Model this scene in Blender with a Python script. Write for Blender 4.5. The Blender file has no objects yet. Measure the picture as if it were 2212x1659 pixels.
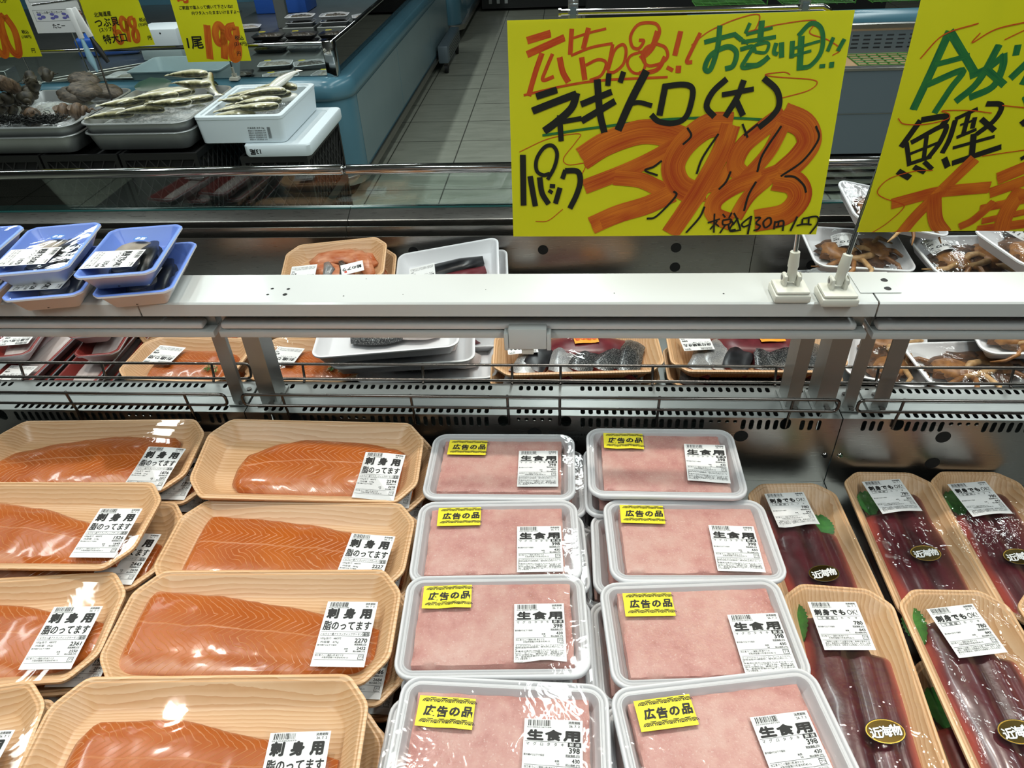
# A fish counter: open island cases with packed salmon, minced tuna and bonito, hand-written price papers, a second island behind.
import bpy, bmesh, math, random
from math import sin, cos, pi, radians, sqrt, atan2, exp
from mathutils import Vector, Matrix, Euler, noise
from mathutils.geometry import tessellate_polygon

S = bpy.context.scene
COL = S.collection
RND = random.Random(7)


def lin(c):
    return c / 12.92 if c <= 0.04045 else ((c + 0.055) / 1.055) ** 2.4


def rgb(h):
    if isinstance(h, str):
        h = [int(h[i:i + 2], 16) / 255 for i in (0, 2, 4)]
    return (lin(h[0]), lin(h[1]), lin(h[2]), 1.0)


# ------------------------------------------------------------------ materials
class NT:
    """small wrapper to write node trees"""

    def __init__(self, name):
        self.m = bpy.data.materials.new(name)
        self.m.use_nodes = True
        self.t = self.m.node_tree
        self.t.nodes.clear()
        self.out = self.t.nodes.new('ShaderNodeOutputMaterial')

    def n(self, typ, props=None, **ins):
        nd = self.t.nodes.new(typ)
        for k, v in (props or {}).items():
            setattr(nd, k, v)
        for k, v in ins.items():
            key = int(k[1:]) if k[0] == '_' and k[1:].isdigit() else k.replace('_', ' ')
            self.set(nd.inputs[key], v)
        return nd

    def set(self, sock, v):
        if isinstance(v, bpy.types.NodeSocket):
            self.t.links.new(v, sock)
        elif isinstance(v, bpy.types.Node):
            self.t.links.new(v.outputs[0], sock)
        else:
            sock.default_value = v

    def math(self, op, a, b=0.0, c=0.0, clamp=False):
        return self.n('ShaderNodeMath', {'operation': op, 'use_clamp': clamp}, _0=a, _1=b, _2=c).outputs[0]

    def mix(self, fac, a, b, mode='MIX'):
        nd = self.n('ShaderNodeMix', {'data_type': 'RGBA', 'blend_type': mode}, _0=fac)
        self.set(nd.inputs[6], a)
        self.set(nd.inputs[7], b)
        return nd.outputs[2]

    def ramp(self, fac, stops, interp='LINEAR'):
        nd = self.n('ShaderNodeValToRGB', _0=fac)
        r = nd.color_ramp
        r.interpolation = interp
        while len(r.elements) < len(stops):
            r.elements.new(0.5)
        for e, (p, c) in zip(r.elements, stops):
            e.position = p
            e.color = c if len(c) == 4 else (*c, 1)
        return nd.outputs[0]

    def coord(self, which='Object'):
        return self.n('ShaderNodeTexCoord').outputs[which]

    def mapping(self, vec, scale=(1, 1, 1), loc=(0, 0, 0), rot=(0, 0, 0)):
        return self.n('ShaderNodeMapping', None, Vector=vec, Location=loc, Rotation=rot, Scale=scale).outputs[0]

    def noise(self, vec, scale, detail=3.0, rough=0.5, out='Fac', dist=0.0):
        return self.n('ShaderNodeTexNoise', None, Vector=vec, Scale=scale, Detail=detail, Roughness=rough, Distortion=dist).outputs[out]

    def bump(self, h, strength=0.3, dist=0.001):
        return self.n('ShaderNodeBump', None, Height=h, Strength=strength, Distance=dist).outputs[0]

    def pbr(self, color, rough=0.5, metal=0.0, normal=None, **kw):
        b = self.n('ShaderNodeBsdfPrincipled')
        self.set(b.inputs['Base Color'], color)
        self.set(b.inputs['Roughness'], rough)
        self.set(b.inputs['Metallic'], metal)
        if normal is not None:
            self.set(b.inputs['Normal'], normal)
        for k, v in kw.items():
            self.set(b.inputs[k.replace('_', ' ')], v)
        return b.outputs[0]

    def done(self, shader):
        self.t.links.new(shader, self.out.inputs[0])
        return self.m


M = {}


def simple(name, color, rough=0.5, metal=0.0, **kw):
    t = NT(name)
    M[name] = t.done(t.pbr(rgb(color), rough, metal, **kw))
    return M[name]


def mottled(name, c1, c2, scale, rough=0.5, metal=0.0, bump=0.0, bdist=0.001, stretch=(1, 1, 1), detail=4, **kw):
    t = NT(name)
    v = t.mapping(t.coord(), stretch)
    f = t.noise(v, scale, detail)
    col = t.ramp(f, [(0.3, rgb(c1)), (0.7, rgb(c2))])
    nrm = t.bump(f, bump, bdist) if bump else None
    M[name] = t.done(t.pbr(col, rough, metal, nrm, **kw))
    return M[name]


simple('paper_white', 'e4e3e2', 0.55)
simple('ink_black', '141312', 0.6)
simple('sticker_yellow', 'e9d821', 0.5)
simple('sticker_orange', 'f0991c', 0.45)
simple('sticker_red_ink', 'd23a17', 0.5)
simple('sticker_blue', '1565b5', 0.4)
simple('gold_foil', 'a8853a', 0.25, 1.0)
simple('powder_white', 'c4c6c4', 0.30, 0.0, Coat_Weight=0.4, Coat_Roughness=0.14)
simple('plastic_ivory', 'd3d1c6', 0.4)
simple('rubber_black', '101010', 0.6)
simple('dark_gap', '080808', 0.8)
simple('plastic_blue', '6f8fe0', 0.35)
simple('red_lacquer', '7d2a25', 0.3)
simple('black_lacquer', '17100f', 0.3)
simple('black_plastic', '161616', 0.45)
simple('card_white', 'e4e4e4', 0.5)
simple('octopus_brown', '8a5a4a', 0.6)
simple('ink_violet', '6a68b0', 0.6)
simple('wire_green', '3f7a2c', 0.4)
simple('leaf_dark', '0f3f2c', 0.35)
simple('spring_pink', 'b06a70', 0.6)
simple('tile_joint', '3c3a34', 0.7)
simple('grey_panel', '66727a', 0.4, 0.2)
simple('deck_wood', 'c09a72', 0.5)


def steel(name, c, rough, stretch=(2, 60, 60), metal=1.0, bump=0.04):
    t = NT(name)
    v = t.mapping(t.coord(), stretch)
    f = t.noise(v, 14.0, 4)
    g = t.noise(t.coord(), 7.0, 3)
    col = t.mix(t.math('MULTIPLY', g, 0.35), rgb(c), rgb('5a524c'))
    r = t.math('MULTIPLY_ADD', f, 0.18, rough - 0.09)
    M[name] = t.done(t.pbr(col, r, metal, t.bump(f, bump, 0.0006)))


steel('stainless', 'b5b2ad', 0.30)
steel('stainless_dull', '9ea19f', 0.40)
steel('chrome', 'cfd0d0', 0.10, (1, 1, 1), bump=0.0)
steel('wire_steel', '6f6b68', 0.28, (1, 1, 1), bump=0.0)
steel('tray_steel', 'b4b8b8', 0.42, (6, 6, 20), 0.55)


def make_glass(name, tint, gloss=1.0, ior=1.5, wrinkle=0.0, wscale=30.0, rough=0.02, wstretch=(1, 1, 1), haze=0.0, hazecol='f2f2f2'):
    t = NT(name)
    nrm = None
    if wrinkle:
        f = t.noise(t.mapping(t.coord(), wstretch), wscale, 3, 0.55, dist=0.6)
        nrm = t.bump(f, wrinkle, 0.004)
    fr = t.n('ShaderNodeFresnel', None, IOR=ior)
    if nrm is not None:
        t.set(fr.inputs['Normal'], nrm)
    gl = t.n('ShaderNodeBsdfGlossy', None, Color=(1, 1, 1, 1), Roughness=rough)
    if nrm is not None:
        t.set(gl.inputs['Normal'], nrm)
    tr = t.n('ShaderNodeBsdfTransparent', None, Color=rgb(tint))
    base = tr.outputs[0]
    if haze:
        df = t.n('ShaderNodeBsdfDiffuse', None, Color=rgb(hazecol))
        hm = t.n('ShaderNodeMixShader', None, _0=haze, _1=tr, _2=df)
        base = hm.outputs[0]
    mx = t.n('ShaderNodeMixShader', None, _0=t.math('MULTIPLY', fr.outputs[0], gloss, clamp=True), _1=base, _2=gl)
    M[name] = t.done(mx.outputs[0])


make_glass('film_clear', 'fbfbfb', 0.75, 1.38, 0.10, 16.0, 0.03)
make_glass('film_tight', 'f9f9f9', 0.9, 1.40, 0.30, 26.0, 0.05, (1, 1, 1), 0.02)
make_glass('film_loose', 'fafafa', 0.8, 1.40, 0.55, 30.0, 0.03, (1, 1, 1), 0.008)
make_glass('glass_pane', 'f3faf8', 1.25, 1.52, 0.0, rough=0.0)
make_glass('clip_clear', 'e6e8e8', 1.3, 1.5, 0.0, rough=0.05, haze=0.12)
simple('glass_edge', '2f6a68', 0.2)


def wood_tray(name, axis):
    t = NT(name)
    inf = t.n('ShaderNodeObjectInfo').outputs['Random']
    off = t.n('ShaderNodeCombineXYZ', None, X=t.math('MULTIPLY', inf, 3.0), Y=t.math('MULTIPLY', inf, 7.0), Z=0.0).outputs[0]
    v = t.n('ShaderNodeVectorMath', {'operation': 'ADD'}, _0=t.coord(), _1=off).outputs[0]
    sc = (1.0, 1.0, 1.5) if axis == 'x' else (1.0, 1.0, 1.5)
    st = (2.0, 9.0, 9.0) if axis == 'x' else (9.0, 2.0, 9.0)
    warp = t.noise(t.mapping(v, st), 1.3, 2, 0.5, 'Color')
    wv = t.n('ShaderNodeVectorMath', {'operation': 'MULTIPLY_ADD'}, _0=warp, _1=(0.05, 0.05, 0.03), _2=t.mapping(v, sc)).outputs[0]
    w = t.n('ShaderNodeTexWave', {'wave_type': 'BANDS', 'bands_direction': 'Y' if axis == 'x' else 'X', 'wave_profile': 'SAW'},
            Vector=wv, Scale=62.0, Distortion=1.4, Detail=2.0, Detail_Scale=1.2).outputs['Fac']
    fine = t.noise(t.mapping(v, (8, 260, 200) if axis == 'x' else (260, 8, 200)), 1.0, 2)
    big = t.noise(t.mapping(v, (3, 14, 6) if axis == 'x' else (14, 3, 6)), 1.0, 3)
    f = t.math('ADD', t.math('MULTIPLY', w, 0.55), t.math('MULTIPLY', fine, 0.35))
    f = t.math('ADD', f, t.math('MULTIPLY_ADD', big, 0.5, -0.2), clamp=True)
    col = t.ramp(f, [(0.0, rgb('e9c8a2')), (0.4, rgb('dfb58a')), (0.75, rgb('d09f70')), (1.0, rgb('b87f4c'))])
    M[name] = t.done(t.pbr(col, 0.38, 0.0, t.bump(fine, 0.05, 0.0004)))


wood_tray('wood_tray_long', 'x')
wood_tray('wood_tray_deep', 'y')


def translucent_tray(name, c):
    t = NT(name)
    b = t.pbr(rgb(c), 0.32, 0.0, None, Subsurface_Weight=0.0)
    tl = t.n('ShaderNodeBsdfTranslucent', None, Color=rgb(c))
    M[name] = t.done(t.n('ShaderNodeMixShader', None, _0=0.22, _1=b, _2=tl).outputs[0])


translucent_tray('tray_milky', 'f1f0f2')
simple('tray_foam_white', 'e9e9ec', 0.5)
simple('foam_box', 'dfe9ee', 0.75)


def salmon_mat():
    t = NT('salmon_flesh')
    uv = t.n('ShaderNodeUVMap').outputs[0]
    inf = t.n('ShaderNodeObjectInfo').outputs['Random']
    sep = t.n('ShaderNodeSeparateXYZ', None, Vector=uv)
    x, y = sep.outputs[0], sep.outputs[1]
    nz = t.noise(uv, 28.0, 3)
    nz2 = t.noise(uv, 90.0, 3)
    ay = t.math('ABSOLUTE', t.math('SUBTRACT', y, t.math('MULTIPLY_ADD', nz, 0.014, -0.012)))
    # slanted muscle bands that turn round at the mid line and fold again near the belly
    fold = t.math('MULTIPLY', t.math('ABSOLUTE', t.math('SUBTRACT', ay, 0.026)), 1.25)
    ph = t.math('ADD', x, t.math('MULTIPLY', fold, -1.0))
    ph = t.math('ADD', ph, t.math('MULTIPLY', nz, 0.016))
    ph = t.math('ADD', ph, t.math('MULTIPLY', inf, 0.05))
    s = t.math('PINGPONG', ph, 0.0048)
    line = t.math('SUBTRACT', 1.0, t.math('DIVIDE', s, 0.0011), clamp=True)
    line = t.math('MULTIPLY', line, t.ramp(t.noise(uv, 22.0, 2), [(0.3, (0.15,) * 3), (0.62, (1,) * 3)]))
    ev = t.math('SUBTRACT', 1.0, t.math('DIVIDE', t.math('ABSOLUTE', t.math('SUBTRACT', y, t.math('MULTIPLY_ADD', nz, 0.010, 0.0))), 0.0016), clamp=True)
    line = t.math('MAXIMUM', line, t.math('MULTIPLY', ev, 0.6))
    base = t.ramp(t.noise(uv, 14.0, 3), [(0.25, rgb('ad5012')), (0.75, rgb('c4671f'))])
    belly = t.math('DIVIDE', t.math('SUBTRACT', t.math('ADD', t.math('MULTIPLY', y, -1.0), t.math('MULTIPLY_ADD', nz, 0.03, -0.015)), 0.036), 0.008, clamp=True)
    base = t.mix(t.math('MULTIPLY', belly, 0.75), base, rgb('e0a486'))
    col = t.mix(t.math('MULTIPLY', line, 0.8), base, rgb('e6a473'))
    h = t.math('ADD', t.math('MULTIPLY', line, -0.5), t.math('MULTIPLY', nz2, 0.5))
    M['salmon_flesh'] = t.done(t.pbr(col, 0.30, 0.0, t.bump(h, 0.5, 0.0016), Coat_Weight=0.6, Coat_Roughness=0.10))


salmon_mat()


def tuna_mince_mat():
    t = NT('tuna_mince')
    inf = t.n('ShaderNodeObjectInfo').outputs['Random']
    off = t.n('ShaderNodeCombineXYZ', None, X=t.math('MULTIPLY', inf, 5.0), Y=t.math('MULTIPLY', inf, 3.0), Z=0.0).outputs[0]
    v = t.n('ShaderNodeVectorMath', {'operation': 'ADD'}, _0=t.coord(), _1=off).outputs[0]
    a = t.noise(v, 22.0, 6, 0.68)
    b = t.noise(v, 160.0, 4, 0.6)
    c = t.noise(v, 420.0, 2, 0.5)
    col = t.ramp(a, [(0.26, rgb('c07a72')), (0.42, rgb('d8998f')), (0.56, rgb('e2aca0')), (0.78, rgb('eec9bc'))])
    spots = t.ramp(b, [(0.62, (0, 0, 0)), (0.75, (1, 1, 1))])
    col = t.mix(t.math('MULTIPLY', spots, 0.35), col, rgb('b96c66'))
    pale = t.ramp(c, [(0.62, (0, 0, 0)), (0.72, (1, 1, 1))])
    col = t.mix(t.math('MULTIPLY', pale, 0.5), col, rgb('f3d8cf'))
    M['tuna_mince'] = t.done(t.pbr(col, 0.42, 0.0, t.bump(t.math('ADD', b, c), 0.35, 0.0012)))


tuna_mince_mat()


def bonito_mat():
    t = NT('bonito_flesh')
    uv = t.n('ShaderNodeUVMap').outputs[0]
    sep = t.n('ShaderNodeSeparateXYZ', None, Vector=uv)
    x, y = sep.outputs[0], sep.outputs[1]
    a = t.noise(t.mapping(uv, (14, 70, 1)), 1.0, 4)
    b = t.noise(t.mapping(uv, (60, 90, 1)), 1.0, 4, 0.6)
    base = t.ramp(a, [(0.3, rgb('440f18')), (0.7, rgb('661a26'))])
    yy = t.math('ADD', y, t.math('MULTIPLY_ADD', a, 0.016, -0.008))
    red = t.math('DIVIDE', t.math('SUBTRACT', t.math('ABSOLUTE', yy), 0.027), 0.007, clamp=True)
    base = t.mix(t.math('MULTIPLY', red, 0.85), base, rgb('b0483f'))
    mid = t.math('SUBTRACT', 1.0, t.math('DIVIDE', t.math('ABSOLUTE', yy), 0.010), clamp=True)
    base = t.mix(t.math('MULTIPLY', mid, t.math('MULTIPLY', b, 1.2)), base, rgb('280709'))
    M['bonito_flesh'] = t.done(t.pbr(base, 0.28, 0.0, t.bump(b, 0.25, 0.0015), Coat_Weight=0.3, Coat_Roughness=0.1))


bonito_mat()
mottled('flesh_maroon', '5c1c24', '7d3038', 40, 0.3, bump=0.1)


def skin_mat(name, c1, c2, sp):
    t = NT(name)
    v = t.coord()
    a = t.noise(v, 30.0, 3)
    vo = t.n('ShaderNodeTexVoronoi', None, Vector=v, Scale=sp).outputs['Distance']
    col = t.ramp(a, [(0.35, rgb(c1)), (0.7, rgb(c2))])
    sp_ = t.ramp(vo, [(0.1, (1, 1, 1)), (0.45, (0, 0, 0))])
    col = t.mix(t.math('MULTIPLY', sp_, 0.55), col, rgb('dcdcd8'))
    M[name] = t.done(t.pbr(col, 0.3, 0.25, t.bump(vo, 0.3, 0.0006), Coat_Weight=0.3))


skin_mat('skin_silver', '7f8184', 'b4b2b0', 420.0)
skin_mat('skin_dark', '17191b', '34383a', 480.0)
mottled('skin_black', '0d0d0f', '24252a', 60, 0.3, bump=0.15)
mottled('white_flesh', 'cdb7b2', 'e6dcd6', 40, 0.35, bump=0.1)
mottled('squid_flesh', 'bfb1ad', 'd8cecb', 18, 0.3, stretch=(1, 8, 1))
mottled('salmon_trim', 'b9541c', 'e6a27c', 32, 0.3, bump=0.4, bdist=0.002, stretch=(1, 3, 1))
mottled('abalone_dark', '1a1917', '4a4743', 60, 0.35, bump=0.5, bdist=0.002)
mottled('abalone_meat', '8c8377', 'c3b8a6', 40, 0.4, bump=0.2)
mottled('crab_shell', '6e4423', 'b07a44', 70, 0.38, bump=0.4)
mottled('crab_mass', '1f140d', '70492a', 60, 0.35, bump=0.8, bdist=0.004)
mottled('crab_pale', 'a9814f', 'd5ad7c', 90, 0.4, bump=0.3)
mottled('shiso_leaf', '2c6a2a', '418a36', 120, 0.45, bump=0.3)
mottled('oyster_shell', '14120f', '6f6354', 40, 0.55, bump=0.7, bdist=0.004, stretch=(1, 3, 1))
mottled('whelk_shell', '3a2d22', '7d6650', 40, 0.5, bump=0.4, bdist=0.003, stretch=(4, 1, 1))
mottled('turban_shell', '17150f', '4d4636', 45, 0.55, bump=0.6, bdist=0.003)
mottled('seaweed', '070807', '1b1e19', 90, 0.35, bump=0.5)
mottled('seafood_dark', '2a2620', '6b6050', 50, 0.4, bump=0.4, bdist=0.003)
mottled('seafood_pale', '8d8378', 'c8bfb2', 60, 0.4, bump=0.4, bdist=0.003)
mottled('seafood_green', '3d4420', '6a7038', 60, 0.4, bump=0.4, bdist=0.003)
mottled('whitebait', '8a8578', 'd8d4c8', 190, 0.45, bump=0.5, stretch=(1, 3, 1))
mottled('island_blue', '4a7485', '547f90', 2, 0.22)
mottled('island_side', '6c8288', '758b90', 1.5, 0.22)


def ice_mat():
    t = NT('crushed_ice')
    v = t.coord()
    a = t.noise(v, 120.0, 3, 0.6)
    vo = t.n('ShaderNodeTexVoronoi', None, Vector=v, Scale=90.0).outputs['Distance']
    col = t.ramp(a, [(0.3, rgb('c2c9cb')), (0.7, rgb('f4f6f6'))])
    M['crushed_ice'] = t.done(t.pbr(col, 0.18, 0.0, t.bump(vo, 0.8, 0.006), Coat_Weight=0.5))


ice_mat()


def ayu_mat():
    t = NT('ayu_skin')
    uv = t.n('ShaderNodeUVMap').outputs[0]
    y = t.n('ShaderNodeSeparateXYZ', None, Vector=uv).outputs[1]
    a = t.noise(t.coord(), 60.0, 3)
    f = t.math('ADD', y, t.math('MULTIPLY_ADD', a, 0.16, -0.08))
    col = t.ramp(f, [(0.0, rgb('f0efe8')), (0.6, rgb('e9e7d8')), (0.78, rgb('cfc8a0')), (0.91, rgb('6b6846')), (1.0, rgb('2a2c20'))])
    M['ayu_skin'] = t.done(t.pbr(col, 0.25, 0.15, t.bump(t.noise(t.coord(), 400.0, 2), 0.2, 0.0006), Coat_Weight=0.4))


ayu_mat()


def marker(name, c, c2, streak=18.0, cover=0.8):
    """felt-pen stroke on the yellow paper: streaks run along the stroke (uv.x along, uv.y across)"""
    t = NT(name)
    uv = t.n('ShaderNodeUVMap').outputs[0]
    f = t.noise(t.mapping(uv, (0.22, streak, 1)), 1.0, 3, 0.65)
    g = t.noise(t.mapping(uv, (0.35, 1.1, 1)), 1.0, 1)
    h = t.math('ADD', t.math('MULTIPLY', f, 0.62), t.math('MULTIPLY', g, 0.42))
    col = t.ramp(h, [(0.38, rgb(c)), (cover, rgb(c2))])
    M[name] = t.done(t.pbr(col, 0.5))


marker('pen_red', 'bd3409', 'd86a18', 9.0)
marker('pen_orange', 'a93206', 'db7a18', 26.0, 0.66)
marker('pen_green', '0f5c34', '3c8a34', 14.0)
marker('pen_black', '12120e', '1d1c10', 10.0)


def paper_mat():
    t = NT('sign_paper')
    a = t.noise(t.coord(), 5.0, 3)
    b = t.noise(t.coord(), 14.0, 2)
    col = t.ramp(a, [(0.3, rgb('e2e015')), (0.7, rgb('e8e61f'))])
    p = t.pbr(col, 0.5, 0.0, t.bump(b, 0.25, 0.004))
    tl = t.n('ShaderNodeBsdfTranslucent', None, Color=rgb('d8cc10'))
    M['sign_paper'] = t.done(t.n('ShaderNodeMixShader', None, _0=0.2, _1=p, _2=tl).outputs[0])


paper_mat()


def floor_mat():
    t = NT('floor_tile')
    v = t.coord()
    a = t.noise(t.mapping(v, (2.5, 12, 1)), 1.6, 4, 0.6)
    b = t.noise(t.mapping(v, (10, 22, 1)), 1.0, 3, 0.6)
    col = t.ramp(a, [(0.3, rgb('8d8f82')), (0.7, rgb('a3a496'))])
    st = t.ramp(b, [(0.60, (0, 0, 0)), (0.74, (1, 1, 1))])
    col = t.mix(t.math('MULTIPLY', st, 0.3), col, rgb('686858'))
    br = t.n('ShaderNodeTexBrick', {'offset': 0.0}, Vector=t.mapping(v, (1, 1, 1), (0.70 - 0.0, -0.175, 0)), Color1=(1, 1, 1, 1), Color2=(1, 1, 1, 1), Mortar=(0, 0, 0, 1), Scale=1.0, Mortar_Size=0.004, Brick_Width=0.41, Row_Height=0.41, Mortar_Smooth=0.0, Bias=0.0)
    col = t.mix(br.outputs['Color'], rgb('4f4f47'), col)
    M['floor_tile'] = t.done(t.pbr(col, 0.32))


floor_mat()
simple('wall_paint', '6e6e6c', 0.7)
simple('ceiling_paint', '8c8c8a', 0.8)


def lamp_mat(name, c, e):
    t = NT(name)
    M[name] = t.done(t.n('ShaderNodeEmission', None, Color=rgb(c), Strength=e).outputs[0])


# ------------------------------------------------------------------ meshes
class MB:
    def __init__(self):
        self.v, self.f, self.mi, self.uv = [], [], [], {}

    def add(self, vs, fs, mat=0, uv=None):
        b = len(self.v)
        self.v.extend(tuple(p) for p in vs)
        for f in fs:
            self.f.append(tuple(b + i for i in f))
            self.mi.append(mat)
        if uv:
            for i, q in enumerate(uv):
                self.uv[b + i] = q
        return self

    def box(self, x0, x1, y0, y1, z0, z1, mat=0, xf=None):
        vs = [Vector((x, y, z)) for z in (z0, z1) for y in (y0, y1) for x in (x0, x1)]
        if xf is not None:
            vs = [xf @ p for p in vs]
        return self.add(vs, [(0, 2, 3, 1), (4, 5, 7, 6), (0, 1, 5, 4), (2, 6, 7, 3), (0, 4, 6, 2), (1, 3, 7, 5)], mat)

    def rbox(self, x0, x1, y0, y1, z0, z1, r=0.003, seg=2, mat=0, xf=None):
        bm = bmesh.new()
        bmesh.ops.create_cube(bm, size=1.0)
        for p in bm.verts:
            p.co = Vector(((x0 + x1) / 2 + p.co.x * (x1 - x0), (y0 + y1) / 2 + p.co.y * (y1 - y0), (z0 + z1) / 2 + p.co.z * (z1 - z0)))
        bmesh.ops.bevel(bm, geom=bm.edges[:], offset=r, segments=seg, affect='EDGES', profile=0.5)
        bm.verts.index_update()
        vs = [p.co.copy() for p in bm.verts]
        if xf is not None:
            vs = [xf @ p for p in vs]
        fs = [tuple(q.index for q in f.verts) for f in bm.faces]
        bm.free()
        return self.add(vs, fs, mat)

    def loft(self, rings, mat=0, cap0=False, cap1=False, closed=True, uvs=None):
        n = len(rings[0])
        vs = [p for r in rings for p in r]
        fs = []
        for i in range(len(rings) - 1):
            for j in range(n if closed else n - 1):
                k = (j + 1) % n
                fs.append((i * n + j, i * n + k, (i + 1) * n + k, (i + 1) * n + j))
        if cap0:
            fs.append(tuple(reversed(range(n))))
        if cap1:
            fs.append(tuple((len(rings) - 1) * n + j for j in range(n)))
        return self.add(vs, fs, mat, uvs)

    def tube(self, path, r, n=8, mat=0, closed=False, caps=True):
        path = [Vector(p) for p in path]
        rs = r if isinstance(r, (list, tuple)) else [r] * len(path)
        rings, up = [], None
        m = len(path)
        for i, p in enumerate(path):
            a = path[(i - 1) % m] if closed or i else p
            b = path[(i + 1) % m] if closed or i < m - 1 else p
            d = (b - a).normalized()
            if up is None:
                up = d.orthogonal().normalized()
            up = (up - d * up.dot(d))
            up = up.normalized() if up.length > 1e-6 else d.orthogonal().normalized()
            s = d.cross(up)
            rings.append([p + (up * cos(2 * pi * k / n) + s * sin(2 * pi * k / n)) * rs[i] for k in range(n)])
        if closed:
            rings.append(rings[0])
        return self.loft(rings, mat, caps and not closed, caps and not closed)

    def disc(self, c, r, nrm=(0, 0, 1), n=16, mat=0, ry=None):
        nrm = Vector(nrm).normalized()
        a = Vector((1, 0, 0)) if abs(nrm.x) < 0.9 else Vector((0, 1, 0))
        a = (a - nrm * a.dot(nrm)).normalized()
        b = nrm.cross(a)
        return self.add([Vector(c) + a * cos(2 * pi * k / n) * r + b * sin(2 * pi * k / n) * (ry or r) for k in range(n)], [tuple(range(n))], mat)

    def plate(self, outer, holes, origin, ux, uy, thick, mat=0):
        """flat sheet with real holes, `thick` deep against its normal"""
        ux, uy, o = Vector(ux), Vector(uy), Vector(origin)
        nn = ux.cross(uy).normalized()
        loops = [outer] + holes
        flat = [p for l in loops for p in l]
        tr = tessellate_polygon([[Vector((p[0], p[1], 0)) for p in l] for l in loops])
        top = [o + ux * p[0] + uy * p[1] for p in flat]
        fs = []
        for t in tr:
            a, b, c = (Vector((*flat[i], 0)) for i in t)
            fs.append(t if (b - a).cross(c - a).z > 0 else tuple(reversed(t)))
        self.add(top, fs, mat)
        i0 = 0
        for l in loops:
            n = len(l)
            a = top[i0:i0 + n]
            self.add(a + [p - nn * thick for p in a], [(k, (k + 1) % n, n + (k + 1) % n, n + k) for k in range(n)], mat)
            i0 += n
        return self

    def mesh(self, name, smooth=None):
        me = bpy.data.meshes.new(name)
        me.from_pydata([tuple(p) for p in self.v], [], self.f)
        me.polygons.foreach_set('material_index', self.mi)
        if self.uv:
            l = me.uv_layers.new(name='UVMap')
            for lp in me.loops:
                q = self.uv.get(lp.vertex_index, (0, 0))
                l.data[lp.index].uv = q
        if smooth is not None:
            me.polygons.foreach_set('use_smooth', [True] * len(me.polygons))
            me.update()
            if smooth < 180:
                me.set_sharp_from_angle(angle=radians(smooth))
        me.update()
        return me

    def build(self, name, mats, parent=None, smooth=None, loc=None, rot=None):
        me = self.mesh(name, smooth)
        return place(name, me, mats, parent, loc, rot)


def place(name, me, mats, parent=None, loc=None, rot=None):
    if not me.materials:
        for m in (mats if isinstance(mats, (list, tuple)) else [mats]):
            me.materials.append(M[m] if isinstance(m, str) else m)
    o = bpy.data.objects.new(name, me)
    COL.objects.link(o)
    if parent is not None:
        o.parent = parent
    if loc is not None:
        o.location = loc
    if rot is not None:
        o.rotation_euler = rot
    return o


def tag(o, label=None, cat=None, group=None, kind=None):
    for k, v in (('label', label), ('category', cat), ('group', group), ('kind', kind)):
        if v:
            o[k] = v
    return o


def thing(name, label, cat, loc=(0, 0, 0), rot=(0, 0, 0), group=None):
    o = bpy.data.objects.new(name, None)
    o.empty_display_size = 0.02
    COL.objects.link(o)
    o.location = loc
    o.rotation_euler = rot
    return tag(o, label, cat, group)


def dup(o, parent=None):
    c = o.copy()
    COL.objects.link(c)
    c.parent = parent
    for ch in list(o.children):
        dup(ch, c)
    return c


# ------------------------------------------------------------------ lettering
_TC = {}


def glyphs(s):
    """outline mesh of a string at size 1 (list of 2-D points, faces, width)"""
    key = s
    if key not in _TC:
        c = bpy.data.curves.new('lettering', 'FONT')
        c.body = s
        c.resolution_u = 2
        o = bpy.data.objects.new('lettering', c)
        me = bpy.data.meshes.new_from_object(o)
        vs = [(p.co.x, p.co.y) for p in me.vertices]
        fs = [tuple(p.vertices) for p in me.polygons]
        x1 = max([p[0] for p in vs], default=0)
        _TC[key] = (vs, fs, x1)
        bpy.data.objects.remove(o)
        bpy.data.curves.remove(c)
        bpy.data.meshes.remove(me)
    return _TC[key]


def text(mb, s, x, y, size, mat=1, bold=0.0, width=None, right=False, z=0.0, warp=None, shear=0.0, rot=0.0):
    """put a string with its baseline at (x, y); width squeezes it to that length; bold thickens it by overprinting"""
    if bold:
        q = bold * size * 0.75
        if bold >= 0.03:
            offs = [(q * cos(a), q * sin(a)) for a in (0.4, 1.45, 2.5, 3.55, 4.6, 5.65)]
        elif bold >= 0.015:
            offs = [(-q, 0), (q, 0)]
        else:
            offs = [(0, 0)]
        for k, (ox, oy) in enumerate(offs):
            text(mb, s, x + ox, y + oy, size, mat, 0.0, width, right, z + k * 4e-6, warp, shear, rot)
        return
    vs, fs, w = glyphs(s)
    if not w:
        return
    k = (width / w) if width else size
    pts = []
    for a, b in vs:
        px, py = a * k, b * size
        px += shear * py
        if right:
            px -= w * k
        if rot:
            px, py = px * cos(rot) - py * sin(rot), px * sin(rot) + py * cos(rot)
        pts.append((x + px, y + py))
    mb.add([(p[0], p[1], z + (warp(*p) if warp else 0.0)) for p in pts], fs, mat)


def rect(mb, x0, x1, y0, y1, mat=1, z=0.0, warp=None):
    mb.add([(x, y, z + (warp(x, y) if warp else 0.0)) for x, y in ((x0, y0), (x1, y0), (x1, y1), (x0, y1))], [(0, 1, 2, 3)], mat)


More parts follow.
